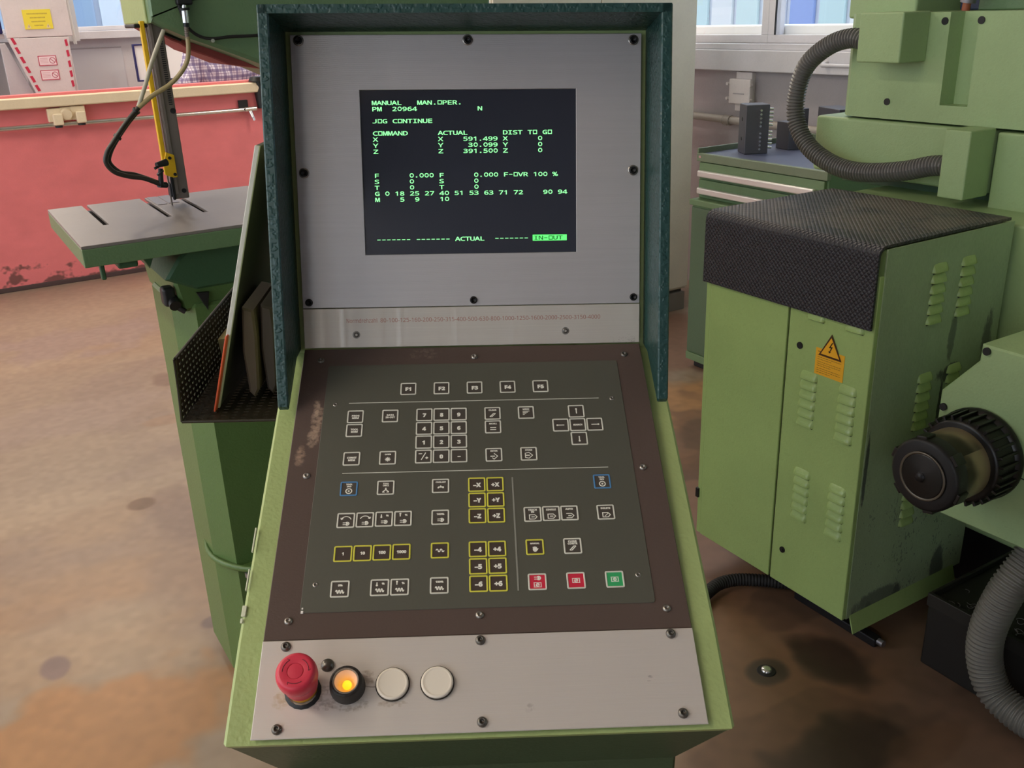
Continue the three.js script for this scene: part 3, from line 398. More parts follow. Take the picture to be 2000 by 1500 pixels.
  S('air_coupling', [rod([.5395, 1.578, -2.186], [.5385, 1.553, -2.186], .008, .008, 6), rod([.539, 1.582, -2.186], [.54, 1.588, -2.186], .005)], mat.chrome);
  S('air_valve', rod([.539, 1.5825, -2.186], [.5393, 1.5775, -2.186], .0115), mat.blackSteel); S('valve_body', bx(.525, .558, 1.588, 1.62, -2.2, -2.18, .004), mat.blackSteel); S('hose_tail', rod([.539, 1.553, -2.186], [.538, 1.545, -2.186], .006), mat.blackSteel);
  S('spring_sleeve', hoseGeo([[.538, 1.548, -2.186], [.537, 1.535, -2.186], [.536, 1.522, -2.186]], .0052, .0035, .0012, 12), mat.darkSteel);
  S('coolant_hose', tube([[.537, 1.526, -2.186], [.536, 1.505, -2.186], [.53, 1.478, -2.188], [.512, 1.452, -2.192], [.486, 1.43, -2.196], [.447, 1.409, -2.2], [.414, 1.386, -2.2]], .0048, 60), mat.hoseClear);
  S('coolant_hose', tube([[.497, 1.54, -2.215], [.484, 1.519, -2.212], [.459, 1.474, -2.21], [.439, 1.433, -2.205], [.419, 1.394, -2.203], [.41, 1.377, -2.203]], .0045, 50), M('#b9b4a0', { roughness: .3 }));
  S('hose_bundle', [tube([[.416, 1.388, -2.2], [.384, 1.357, -2.2], [.354, 1.323, -2.2], [.336, 1.3, -2.2], [.331, 1.281, -2.2], [.343, 1.261, -2.2], [.37, 1.248, -2.2], [.401, 1.24, -2.2], [.421, 1.23, -2.203], [.435, 1.222, -2.205]], .0052, 70), tube([[.413, 1.38, -2.205], [.39, 1.357, -2.208], [.364, 1.327, -2.21], [.345, 1.3, -2.21], [.339, 1.281, -2.21], [.357, 1.257, -2.21], [.385, 1.249, -2.21], [.413, 1.236, -2.208], [.435, 1.224, -2.206]], .005, 70)], mat.hoseDark);
  S('hose_tie', [rod([.412, 1.383, -2.201], [.409, 1.38, -2.203], .0085), rod([.366, 1.333, -2.205], [.362, 1.329, -2.205], .009)], mat.black);
  S('cable', tube([[.525, 1.62, -2.192], [.533, 1.575, -2.192], [.54, 1.548, -2.192], [.556, 1.53, -2.192], [.572, 1.522, -2.192], [.59, 1.519, -2.192], [.63, 1.5215, -2.192], [.69, 1.522, -2.192], [.8, 1.53, -2.192]], .0035, 60), mat.black);
  S('cable_clip', rod([.59, 1.515, -2.2], [.59, 1.515, -2.186], .004), mat.chrome);
}
// ---------------------------------------------------------------- basket of papers and boards on the console's left side
function onConsole(o) { o.position.copy(con.position); o.rotation.copy(con.rotation); return o; }
{
  const t = onConsole(thing('perforated_basket', 'dark perforated sheet-metal basket with boards and pads beside the console', 'basket'));
  const m = M('#332e24', { roughness: .45, metalness: .4, map: mottle });
  // sheet with slots punched through: rows of bars and bridges
  const sheet = (W, H, n, k) => { const s = shp([[0, 0], [W, 0], [W, H], [0, H]]); for (let i = 0; i < n; i++) for (let j = 0; j < k; j++) { const x = (i + .5) * W / n, y = (j + .5 + (i % 2) * .0) * H / k, a = W / n * .25, b = H / k * .17; s.holes.push(new THREE.Path([[x - a, y - b], [x + a, y - b], [x + a, y + b], [x - a, y + b]].map((p) => new THREE.Vector2(...p)))); } return new THREE.ExtrudeGeometry(s, { depth: .0016, bevelEnabled: false }); };
  // left wall (in z, y), floor (x, z)
  const wall = sheet(.35, .088, 24, 10).rotateY(Math.PI / 2).translate(-.3905, -.1165, -.05);
  const base = sheet(.158, .35, 11, 34).rotateX(-Math.PI / 2).translate(-.39, -.1165, -.05);
  obj('side_wall', wall, m, t); obj('bottom', base, m, t);
  obj('back_wall', sheet(.158, .088, 11, 10).translate(-.39, -.1165, -.4), m, t);
  obj('edge', [rod([-.39, -.1165, -.05], [-.232, -.1165, -.05], .0022), rod([-.39, -.1165, -.05], [-.389, -.03, -.055], .002), rod([-.389, -.029, -.055], [-.39, -.0285, -.4], .0022)], m, t);
}
const board = (name, label, cat, a, b, c, d, th, m) => {   // a, b: foot and head of the front edge (x, y, z); depth back to z - d
  const A = V(...a), B = V(...b), u = B.clone().sub(A), L = u.length(); u.normalize(); const w = V(0, 0, -1), n = u.clone().cross(w).normalize();
  const g = bx(0, L, 0, c, 0, th, .0012), X = u, Y = w.clone().addScaledVector(u, -w.dot(u)).normalize(), N = X.clone().cross(Y);
  g.applyMatrix4(new THREE.Matrix4().makeBasis(X, Y, N).setPosition(A)); const o = onConsole(tag(obj(name, g, m), label, cat)); return o;
};
{ const o = board('drawing_board', 'tall dark board with a pale grey edge standing against the console hood', 'board', [-.3485, -.113, -.09], [-.262, .235, -.105], .28, .3, .006, M('#34352f', { roughness: .5 }));
  const e = board('edge_strip', '', '', [-.3485, -.113, -.085], [-.262, .235, -.1], .006, .3, .0065, paint('#d2d1c9', .5)); scene.remove(e); e.name = 'edge_strip'; e.userData = { label: 'pale grey edge' }; e.position.set(0, 0, 0); e.rotation.set(0, 0, 0); o.add(e); }
board('orange_folder', 'low orange-edged folder in front of the pale standing board', 'folder', [-.351, -.113, -.072], [-.325, -.008, -.079], .22, .3, .0028, M('#d0542c', { roughness: .5 }));
board('dark_sheet', 'dark sheet leaning upright behind the brown pads in the basket', 'sheet', [-.243, -.113, -.16], [-.238, .2, -.17], .2, .3, .004, M('#232428', { roughness: .35 }));
for (let i = 0; i < 3; i++) {
  const m = M(['#5e4f40', '#453a32', '#6a5a46'][i], { roughness: .7, map: mottle }), g = prism([[.002, 0], [.009, -.008], [.016, .004], [.02, .08], [.019, .118], [.004, .122], [-.001, .06]], 'z', -.2, -.06, .003).translate(-.314 + i * .0225, -.1, -.05 - i * .012).rotateZ(0);
  onConsole(tag(obj('leather_pad', g, m), ['worn brown leather pad nearest the pale standing board', 'dark brown leather pad between two lighter ones', 'tan leather pad nearest the console hood'][i], 'pad', 'leather pads in the basket'));
}
board('paper_pad', 'olive folded card behind the pale standing board in the basket', 'card', [-.352, -.113, -.2], [-.36, -.05, -.2], .15, .15, .012, M('#8d8458', { roughness: .6 }));

// ---------------------------------------------------------------- red guard wall on the left with its cable duct
{
  const t = thing('guard_wall', 'low red steel guard wall along the far side of the floor', 'partition', [1.0, 0, -6.64]);
  const S = (n, g, m) => { const o = obj(n, g, m, t); o.geometry.translate(-1, 0, 6.64); return o; };
  const grime = dataTex(1024, 256, (u, v) => { const x = -2.5 + u * 5.6, y = v * 1.17, n = fbm(x * 9, y * 14, 0, 81, 4), f = fbm(x * 50, y * 50, 0, 83, 2), k = .75 * sst(.5, .62, n * .8 + f * .2 + (y < .2 ? .12 - y * 1.6 : -.4)), b = .95 + .08 * n; return [230 * b, 126 * b, 130 * b].map((a, i) => a + ([92, 62, 60][i] - a) * k); }, true); grime.repeat.set(1 / 5.6, 1 / 1.17); grime.offset.set(2.5 / 5.6, 0);
  S('panel', bx(-2.5, 3.1, .02, 1.165, -6.68, -6.64, .004), M('#ffffff', { map: grime, roughness: .42, bumpMap: peel, bumpScale: .0004 })); S('top_rail', bx(-2.5, 3.1, 1.16, 1.187, -6.69, -6.63, .006), mat.red);
  S('base_strip', bx(-2.5, 3.1, 0, .03, -6.685, -6.632, .004), M('#4c3a3a', { roughness: .6 }));
  const duct = thing('cable_duct', 'cream cable duct running along the top of the red guard wall', 'cable duct', [0, 1.125, -6.6]);
  obj('channel', prism([[-2.5, -.018], [2.025, -.018], [2.045, .012], [2.02, .045], [-2.5, .045]], 'z', -.04, .03, .006), mat.cream, duct);
  const names3 = ['left', 'middle', 'right'];
  [[.755, 1.045], [.815, 1.06], [.888, 1.05]].forEach(([x, y], i) => {
    const s = thing('socket_outlet', ['cream socket outlet leftmost of the three under the cable duct', 'round-lidded cream socket outlet, middle of the three under the duct', 'cream socket outlet rightmost of the three under the duct'][i], 'socket', [x, y, -6.62], 'socket outlets under the cable duct');
    obj('body', i === 1 ? bx(-.03, .03, -.04, .04, -.02, .03, .006) : bx(-.045, .04, -.03, .052, -.02, .03, .006), mat.cream, s);
    if (i === 1) obj('lid', rod([0, 0, .03], [0, -.005, .055], .034, .03, 24), mat.cream, s); else obj('lid', bx(-.022, .034, -.048, .022, .03, .07, .008), mat.cream, s);
    if (i !== 1) obj('cable_gland', rod([.005, -.05, .04], [.005, -.062, .04], .022), mat.black, s);
  });
  const p = thing('air_pipe', 'bright metal pipe running along the red guard wall below the duct', 'pipe', [0, 1.0, -6.6]);
  obj('pipe', rod([-2.5, .0, 0], [2.0, -.002, 0], .014), mat.chrome, p);
  obj('pipe_end', [rod([1.93, -.002, 0], [2.01, 0, .0], .0165), rod([1.965, -.01, 0], [1.975, -.055, .02], .013, .011), rod([1.975, -.055, .02], [1.98, -.075, .025], .009)], mat.chrome, p);
  const br = thing('pipe_bracket', 'small square black bracket behind the end of the metal pipe', 'bracket', [1.93, 1.03, -6.635]); obj('block', bx(-.032, .032, -.04, .03, 0, .02, .003), mat.black, br); obj('strap', rod([0, -.03, .02], [0, -.03, .05], .008), mat.black, br);
  const lk = thing('hose_reel', 'black hose fitting hanging at the right end of the red guard wall', 'fitting', [2.06, 1.12, -6.61]);
  obj('cap', rod([0, .058, 0], [0, .085, 0], .075, .06, 24), mat.blackGloss, lk); obj('drum', rod([0, -.12, 0], [0, .058, 0], .036, .05, 24), mat.black, lk);
}
// ---------------------------------------------------------------- white machine enclosure beyond the red wall
{
  const t = thing('machine_enclosure', 'white machine enclosure with red striped tape beyond the guard wall', 'machine', [.9, 0, -7.9]);
  const S = (n, g, m) => { const o = obj(n, g, m, t); o.geometry.translate(-.9, 0, 7.9); return o; };
  S('body', bx(.8, 1.06, .0, 2.1, -8.2, -7.66, .006), mat.white);
  S('upper_panel', bx(.668, 1.082, 1.502, 2.1, -7.66, -7.6, .005), mat.white);
  S('lower_panel', prism([[.668, 1.499], [.79, 1.10], [.86, .6], [1.03, .6], [1.03, 1.10], [1.055, 1.499]], 'z', -7.66, -7.6, .004), mat.white);
  S('side_panel', prism([[.62, .6], [.84, .6], [.775, 1.12], [.655, 1.47], [.62, 1.47]], 'z', -7.72, -7.67, .003), paint('#c9c6ca', .4));
  const tape = M('#c8304f', { roughness: .5 }), rh = (x, y, sx, sh) => prism([[x, y], [x + sx, y + .004], [x + sx + sh, y - .038], [x + sh, y - .042]], 'z', -7.601, -7.5985, 0);
  [[.685, 1.5], [.699, 1.44], [.718, 1.378], [.738, 1.313], [.756, 1.25], [.775, 1.19]].forEach(([x, y]) => S('tape_mark', rh(x, y, .018, .016), tape));
  [[1.022, 1.478], [1.02, 1.408], [1.018, 1.338], [1.016, 1.272], [1.014, 1.206]].forEach(([x, y]) => S('tape_mark', rh(x, y, .016, .003), tape));
  const sign = (n, w, h, x, y, draw, label, cat) => { const g = flat(bx(-w / 2, w / 2, -h / 2, h / 2, 0, .002, 0)); sortedPlanarUV(g, -w / 2, -h / 2, w, h); const o = obj(n, g, M('#ffffff', { map: canvasTex(256, 256 * h / w | 0, draw), roughness: .5 }), scene, true); o.position.set(x, y, -7.598); tag(o, label, cat); };
  sign('warning_sign', .178, .125, .879, 1.616, (c, w, h) => { c.fillStyle = '#f3e34a'; c.fillRect(0, 0, w, h); c.fillStyle = '#c2ac48'; for (const [y, q] of [[.22, .7], [.42, .52], [.62, .46], [.82, .3]]) for (let i = 0; i < q * 22; i++) c.fillRect(w * (.5 - q / 2) + i * w / 22, h * (y - .04), w / 22 - 3, h * .07); for (const x of [.15, .83]) { c.fillStyle = '#e8d8a8'; c.beginPath(); c.moveTo(w * x, h * .72); c.lineTo(w * (x + .08), h * .95); c.lineTo(w * (x - .08), h * .95); c.fill(); c.fillStyle = '#8a6a3a'; c.fillRect(w * x - 2, h * .8, 4, h * .1); } }, 'yellow warning sign on the white enclosure', 'sign');
  const no = (c, w, h) => { c.fillStyle = '#f4dfe2'; c.fillRect(0, 0, w, h); c.strokeStyle = '#c23a58'; c.lineWidth = 10; c.strokeRect(5, 5, w - 10, h - 10); c.fillStyle = '#d9a9b2'; for (let i = 0; i < 4; i++) c.fillRect(w * .1, h * (.25 + i * .14), w * .42, h * .05); c.lineWidth = 9; c.strokeStyle = '#b04a62'; c.beginPath(); c.arc(w * .77, h * .5, h * .28, 0, 6.3); c.stroke(); c.beginPath(); c.moveTo(w * .67, h * .34); c.lineTo(w * .87, h * .66); c.stroke(); };
  sign('prohibition_sign', .116, .066, .889, 1.347, no, 'upper of two small red-framed prohibition signs on the enclosure', 'sign'); sign('prohibition_sign', .118, .066, .8875, 1.252, no, 'lower of two small red-framed prohibition signs on the enclosure', 'sign');
}
{ const t = thing('low_cabinet', 'white low cabinet at the far left beyond the red wall', 'cabinet', [.17, 0, -8]); obj('body', bx(-1.2, .38, 0, 1.46, -.4, .2, .006), paint('#bdbabb', .5), t); obj('top', bx(-1.22, .44, 1.46, 1.5, -.42, .3, .006), mat.white, t);
  const b = thing('blue_cabinet', 'dark blue box standing on the white low cabinet at the left edge', 'box', [.2, 1.5, -8]); obj('case', bx(-.6, .455, .03, .7, -.3, .33, .01), mat.navy, b); obj('foot_frame', bx(-.6, .46, 0, .03, -.3, .3, .004), mat.white, b); }
{ const o = obj('plastic_strip', [bx(1.115, 1.2, 1.46, 2.6, -8.1, -8.097, .001), tube([[1.16, 2.6, -8.09], [1.155, 1.9, -8.09], [1.16, 1.44, -8.09]], .012, 20)], new THREE.MeshPhysicalMaterial({ color: '#f4f2ee', roughness: .6, transmission: .5, thickness: 0 })); tag(o, 'translucent plastic strip hanging before the far window', 'strip');
  const n = thing('paper_notice', 'large pale paper notice on the far wall below the window', 'notice', [1.36, 1.22, -8.59]); obj('sheet', bx(-.19, .21, -.25, .175, -.01, .003, .001), M('#cfcdd2', { roughness: .6 }), n); obj('edge_strip', bx(-.19, .21, .172, .18, -.01, .006, .001), mat.greyWall, n);
  const m = thing('display_board', 'white display panel with a dark blue frame beyond the guard wall', 'display', [1.83, 1.28, -8.2]); obj('frame', [bx(-.25, .25, -.14, -.128, -.02, .02, .003), bx(-.25, .25, .128, .14, -.02, .02, .003), bx(-.25, -.238, -.13, .13, -.02, .02, .003), bx(.238, .25, -.13, .13, -.02, .02, .003)], mat.navy, m); obj('panel', bx(-.24, .24, -.13, .13, -.015, .008, .002), M('#f6f5f2', { roughness: .4 }), m); obj('stand', [bx(-.03, .03, -1.28, -.13, -.03, -.01, .004), bx(-.2, .2, -1.28, -1.26, -.15, .12, .004)], mat.steel, m); }

// ---------------------------------------------------------------- beige cabinet behind the console
{
  const t = thing('beige_cabinet', 'tall beige steel cabinet behind the console with a dark grey plinth', 'cabinet', [2.85, 0, -4.1]);
  obj('body', bx(-.62, .557, .115, 2.3, -.35, .322, .006), mat.beige, t); obj('plinth', bx(-.6, .54, 0, .1, -.34, .33, .004), paint('#8a857c', .5), t); obj('shadow_gap', bx(-.6, .53, .1, .116, -.34, .31, 0), M('#4a463f'), t);
  obj('door', bx(-.615, -.035, .13, 2.28, .322, .336, .004), mat.beige, t); obj('door', bx(-.03, .552, .13, 2.28, .322, .336, .004), mat.beige, t); obj('door_handle', bx(-.08, -.06, 1.0, 1.16, .336, .36, .004), mat.black, t);
}
// ---------------------------------------------------------------- tool cabinet by the window wall
{
  const t = thing('tool_cabinet', 'dark green tool cabinet with drawers and bright grip rails below the window', 'cabinet', [3.15, 0, -2.75]);
  const S = (n, g, m, p = t) => { const o = obj(n, g, m, p); if (p === t) o.geometry.translate(-3.15, 0, 2.75); return o; };
  const gr = paint('#5d7a55', .45), gr2 = paint('#6d8660', .45);
  S('plinth', bx(2.83, 3.5, 0, .04, -3.07, -2.4, .003), mat.black); S('lower_body', bx(2.805, 3.52, .04, .75, -3.09, -2.385, .004), gr); S('lower_top', bx(2.795, 3.53, .747, .773, -3.1, -2.38, .004), gr2);
  S('lower_door', bx(2.797, 2.808, .08, .74, -3.085, -2.39, .003), paint('#566b52', .42)); S('base_rail', bx(2.796, 2.81, .04, .075, -3.09, -2.385, .003), gr2);
  S('upper_body', bx(2.845, 3.5, .773, .955, -3.095, -2.395, .004), gr);
  S('top_rim', [bx(2.828, 2.85, .93, .965, -3.1, -2.39, .004), bx(2.83, 3.52, .95, .985, -3.1, -3.09, .003), bx(3.51, 3.52, .95, .985, -3.1, -2.39, .003)], paint('#76836a', .4)); S('top_mat', bx(2.84, 3.51, .95, .962, -3.09, -2.395, .002), M('#5a5f78', { roughness: .45, map: mottle }));
  S('nameplate', bx(2.826, 2.829, .945, .955, -3.085, -3.07, .001), mat.chrome);
  for (const y of [.865, .792]) { const d = S('drawer', bx(2.832, 2.848, y - .004, y + .062, -3.085, -2.405, .003), y > .8 ? gr2 : gr); const g = bx(2.812, 2.834, y + .002, y + .03, -3.078, -2.44, .006); const h = obj('grip_rail', g, mat.alu, d); h.geometry.translate(-3.15, 0, 2.75); }
}
const block = (n, label, x, z, w, h, d, turn, pins, extra = 0) => {
  const t = thing(n, label, 'steel block', [x, .962, z], 'steel clamping blocks on the tool cabinet'); t.rotation.y = turn;
  obj('block', bx(-w / 2, w / 2, 0, h, -d / 2, d / 2, .004), mat.blockSteel, t);
  for (let i = 0; i < pins; i++) { const y = h * (.12 + .8 * (i + (i >= pins / 2 ? .8 : 0)) / pins); obj('pin', rod([w * .12, y, d / 2 - .004], [w * .1, y - .003, d / 2 + .014], .0048, .0048, 8), mat.chrome, t); obj('pin', rod([w / 2 - .006, y, d * .3], [w / 2 + .02, y - .002, d * .34], .0048, .0048, 8), mat.chrome, t); }
  if (extra) obj('bore', [rod([-w / 2 - .001, h * .7, 0], [-w / 2 + .004, h * .7, 0], .008), rod([-w / 2 - .001, h * .3, 0], [-w / 2 + .004, h * .3, 0], .008)], mat.black, t);
  return t;
};
block('fixture_block', 'tall steel block with two rows of pins, leftmost on the tool cabinet', 3.01, -2.955, .1, .2, .1, -.5, 10, 1);
block('fixture_block', 'small dark steel block just right of the tall pinned block', 3.2, -2.93, .07, .115, .09, -.2, 0);
block('fixture_block', 'narrow steel block standing behind the small dark one', 3.34, -3.0, .05, .155, .05, -.2, 0);
block('fixture_block', 'wide pinned steel block right of the grey hose on the tool cabinet', 3.42, -2.86, .1, .16, .18, -.35, 6);
block('fixture_block', 'tallest pale steel block at the back beside the green machine', 3.42, -2.68, .1, .31, .1, -.1, 0);
{ const t = thing('junction_box', 'white painted junction box screwed to the grey wall', 'junction box', [3.8, 1.12, -3.79]); obj('base', bx(-.03, .002, -.1, .1, -.06, .055, .004), mat.white, t); obj('lid', bx(-.055, -.028, -.062, .065, -.085, .07, .006), mat.white, t); obj('lid_screw', [[-.09, .04], [-.09, -.035], [.075, .035], [.075, -.04]].map(([z, y]) => rod([-.045, y, z], [-.065, y, z], .008)), mat.white, t); obj('mark', bx(-.0565, -.0545, -.012, -.006, -.05, .03, 0), mat.greyWall, t);
  const p = thing('wall_pipe', 'pale painted pipe along the grey wall behind the tool cabinet', 'pipe', [3.74, .975, -3.4]); obj('pipe', rod([0, .012, -1.2], [0, -.03, 1.2], .02), paint('#b3aaa2', .5), p); obj('coupling', [rod([0, -.002, -.49], [0, -.004, -.44], .027), bx(-.02, .06, -.03, .01, -.475, -.455, .003)], paint('#a09890', .5), p);
  const h = thing('sill_handle', 'white grip rail fixed under the window sill', 'handle', [3.7, 1.27, -3.1]); obj('rail', rod([0, 0, -.12], [0, 0, .5], .009), mat.frameWhite, h); obj('post', rod([0, .0, -.12], [.04, .012, -.12], .011), mat.frameWhite, h); }

// ---------------------------------------------------------------- milling machine on the right
{
  const t = thing('milling_machine', 'large pale green milling machine filling the right side', 'machine', [2.6, 0, -1.2]);
  const S = (n, g, m = mat.machGreen) => { const o = obj(n, g, m, t); o.geometry.translate(-2.6, 0, 1.2); return o; };
  // carriage front with a vertical groove: plan (x, z)
  const plan = (gr) => gr ? [[2.35, -1.935], [2.385, -1.972], [2.95, -1.972], [2.95, .4], [2.35, .4], [2.35, -1.552], [2.404, -1.556], [2.404, -1.63], [2.35, -1.634]] : [[2.35, -1.935], [2.385, -1.972], [2.95, -1.972], [2.95, .4], [2.35, .4]];
  S('carriage', [prism(plan(true).reverse(), 'y', 1.281, 1.514, 0), prism(plan(false).reverse(), 'y', 1.234, 1.281, 0)]);
  S('column', bx(2.43, 2.75, 1.5, 2.3, -2.03, -1.80, .008)); S('column_back', bx(2.75, 3.3, 1.5, 2.5, -2.0, .2, .01));
  S('saddle', bx(2.35, 3.0, 1.065, 1.228, -2.05, -1.462, .01)); S('side_panel', bx(2.342, 3.0, 1.03, 1.226, -1.452, .4, .006));
  S('slide_way', bx(2.42, 3.0, 1.03, 1.07, -1.99, .4, .003), mat.sawDark);
  S('bed', bx(2.2, 3.2, .2, 1.035, -1.83, .4, .008)); S('bed_foot', bx(2.25, 3.2, 0, .2, -1.8, .4, .006), mat.black);
  S('upper_terminal_box', bx(2.24, 2.352, 1.391, 1.518, -1.832, -1.693, .005)); S('lower_terminal_box', bx(2.24, 2.345, 1.063, 1.236, -1.532, -1.458, .004));
  S('top_plate', bx(2.5, 2.8, 1.514, 1.545, -1.66, -1.46, .004), mat.sawGreen); S('drive_motor', [bx(2.5, 2.8, 1.545, 1.9, -1.6, -1.2, .01), bx(2.55, 2.7, 1.514, 1.6, -1.75, -1.66, .006)], M('#2c3450', { roughness: .5 })); S('motor_cable', tube([[2.44, 1.515, -1.655], [2.44, 1.55, -1.65], [2.46, 1.62, -1.63], [2.52, 1.66, -1.6]], .011, 20), M('#a0583a', { roughness: .5 })); S('cable_gland', rod([2.44, 1.535, -1.652], [2.44, 1.575, -1.645], .02), mat.steel);
  S('added_work_table', [bx(1.68, 2.7, .78, .92, -.42, 1.0, .01), bx(1.9, 2.6, .2, .78, -.3, .8, .01), bx(1.75, 2.6, .92, 1.25, -.3, .7, .01)]);  // table out of view, added to throw shade on the aisle floor
  for (const [y, z] of [[1.492, -1.648], [1.493, -1.545], [1.281, -1.8]]) S('hole_plug', rod([2.351, y, z], [2.347, y, z], .0095), mat.black);
  S('coolant_pan', bx(1.85, 3.2, 0, .19, -1.143, .6, .006), M('#1f1d1b', { roughness: .5, map: mottle }));
  S('pan_rim', [bx(1.846, 1.858, .17, .205, -1.145, .6, .002), bx(1.858, 3.2, .185, .205, -1.145, -1.137, .002)], M('#24221f', { roughness: .5 }));
}
tag(obj('corrugated_hose', hoseGeo([[2.285, 1.44, -1.825], [2.285, 1.452, -1.88], [2.285, 1.435, -1.96], [2.285, 1.375, -2.045], [2.285, 1.29, -2.075], [2.285, 1.215, -2.068], [2.285, 1.15, -2.02], [2.285, 1.105, -1.93], [2.285, 1.09, -1.83], [2.285, 1.108, -1.68], [2.285, 1.133, -1.585], [2.285, 1.139, -1.53]], .0275, .0098, .0055), mat.hoseGrey), 'grey corrugated hose looping between the two green terminal boxes', 'hose');
{ // gearbox housing with handwheel-like motor cap
  const t = thing('gearbox_housing', 'pale green gearbox housing at the right edge with a black ribbed motor', 'gearbox', [1.8, .65, -.9]);
  const S = (n, g, m) => { const o = obj(n, g, m, t); o.geometry.translate(-1.8, -.65, .9); return o; };
  S('case', prism([[-1.08, .872], [-1.081, .834], [-1.157, .743], [-1.157, .452], [-.5, .462], [-.5, .872]], 'x', 1.8, 2.4, .004), mat.machGreen);
  S('seam', bx(1.7985, 1.8005, .611, .613, -1.02, -.5, 0), mat.black);
  S('bolt', [rod([1.801, .86, -1.066], [1.795, .86, -1.066], .0085), rod([1.801, .708, -1.145], [1.795, .708, -1.145], .0085)], mat.black);
  S('grip', bx(1.83, 2.1, .872, .9, -.98, -.94, .006), mat.steel);
  const c = [.634, -1.047], L = (pts, seg = 40) => lathe(pts, seg).rotateZ(Math.PI / 2).translate(1.8, c[0], c[1]);   // lathe axis now points to -x
  S('motor_flange', L([[.0001, 0], [.098, 0], [.102, .006], [.102, .016], [.094, .022], [.086, .026], [.086, .03]]), mat.blackGloss);
  S('motor_body', L([[.093, .02], [.093, .07], [.084, .08], [.0001, .08]]), mat.blackGloss);
  for (let i = 0; i < 30; i++) { const a = i / 30 * Math.PI * 2, g = bx(-.062, 0, -.003, .003, 0.088, .1, .0015).rotateX(a).translate(1.8 - .012, c[0], c[1]); S('cooling_fin', g, mat.blackGloss); }
  S('sleeve', L([[.074, .074], [.076, .08], [.076, .155], [.072, .16]], 48), M('#b0a48c', { roughness: .33, metalness: .45, map: dataTex(256, 256, (u, v) => { const n = fbm(u * 5, v * 5, 5, 3, 4), k = sst(.35, .6, n); return [80 + 150 * k, 76 + 146 * k, 74 + 132 * k]; }, true, 1.7) }));
  S('collar', L([[.07, .155], [.079, .158], [.079, .186], [.072, .192], [.052, .192]], 48), mat.black);
  for (let i = 0; i < 6; i++) { const a = i / 6 * Math.PI * 2 + .3; S('collar_lug', bx(-.03, 0, -.012, .012, .074, .084, .002).rotateX(a).translate(1.8 - .157, c[0], c[1]), mat.blackGloss); }
  S('cover_ring', L([[.05, .19], [.054, .194], [.052, .197], [.048, .195]], 48), M('#6c665c', { roughness: .35, metalness: .7 }));
  S('cover', L([[.049, .192], [.046, .196], [.014, .197], [.011, .2], [.0001, .2]], 40), mat.blackGloss);
  S('nut', L([[.012, .198], [.01, .205], [.0001, .205]], 6), mat.blackSteel);
}
{ const r = rng(41), g = []; for (let i = 0; i < 70; i++) g.push(new THREE.TorusGeometry(.004 + r() * .006, .0009, 4, 8, 2 + r() * 2.5).rotateX(1.2 + r()).rotateY(r() * 6).translate(1.87 + r() * r() * .5, .194, -1.12 + r() * .35)); tag(obj('metal_chips', g, mat.steel), 'curled metal chips scattered on the dark pan under the gearbox', 'chips', null, 'stuff'); }
tag(obj('corrugated_hose', hoseGeo([[1.87, .455, -.92], [1.845, .41, -.925], [1.805, .345, -.938], [1.79, .23, -.957], [1.79, .15, -.95], [1.79, .09, -.915], [1.79, .068, -.85], [1.79, .075, -.77], [1.79, .11, -.68]], .039, .0105, .0045, 24), M('#77756f', { roughness: .5, metalness: .15 })), 'thick grey corrugated hose bending to the floor under the gearbox', 'hose');

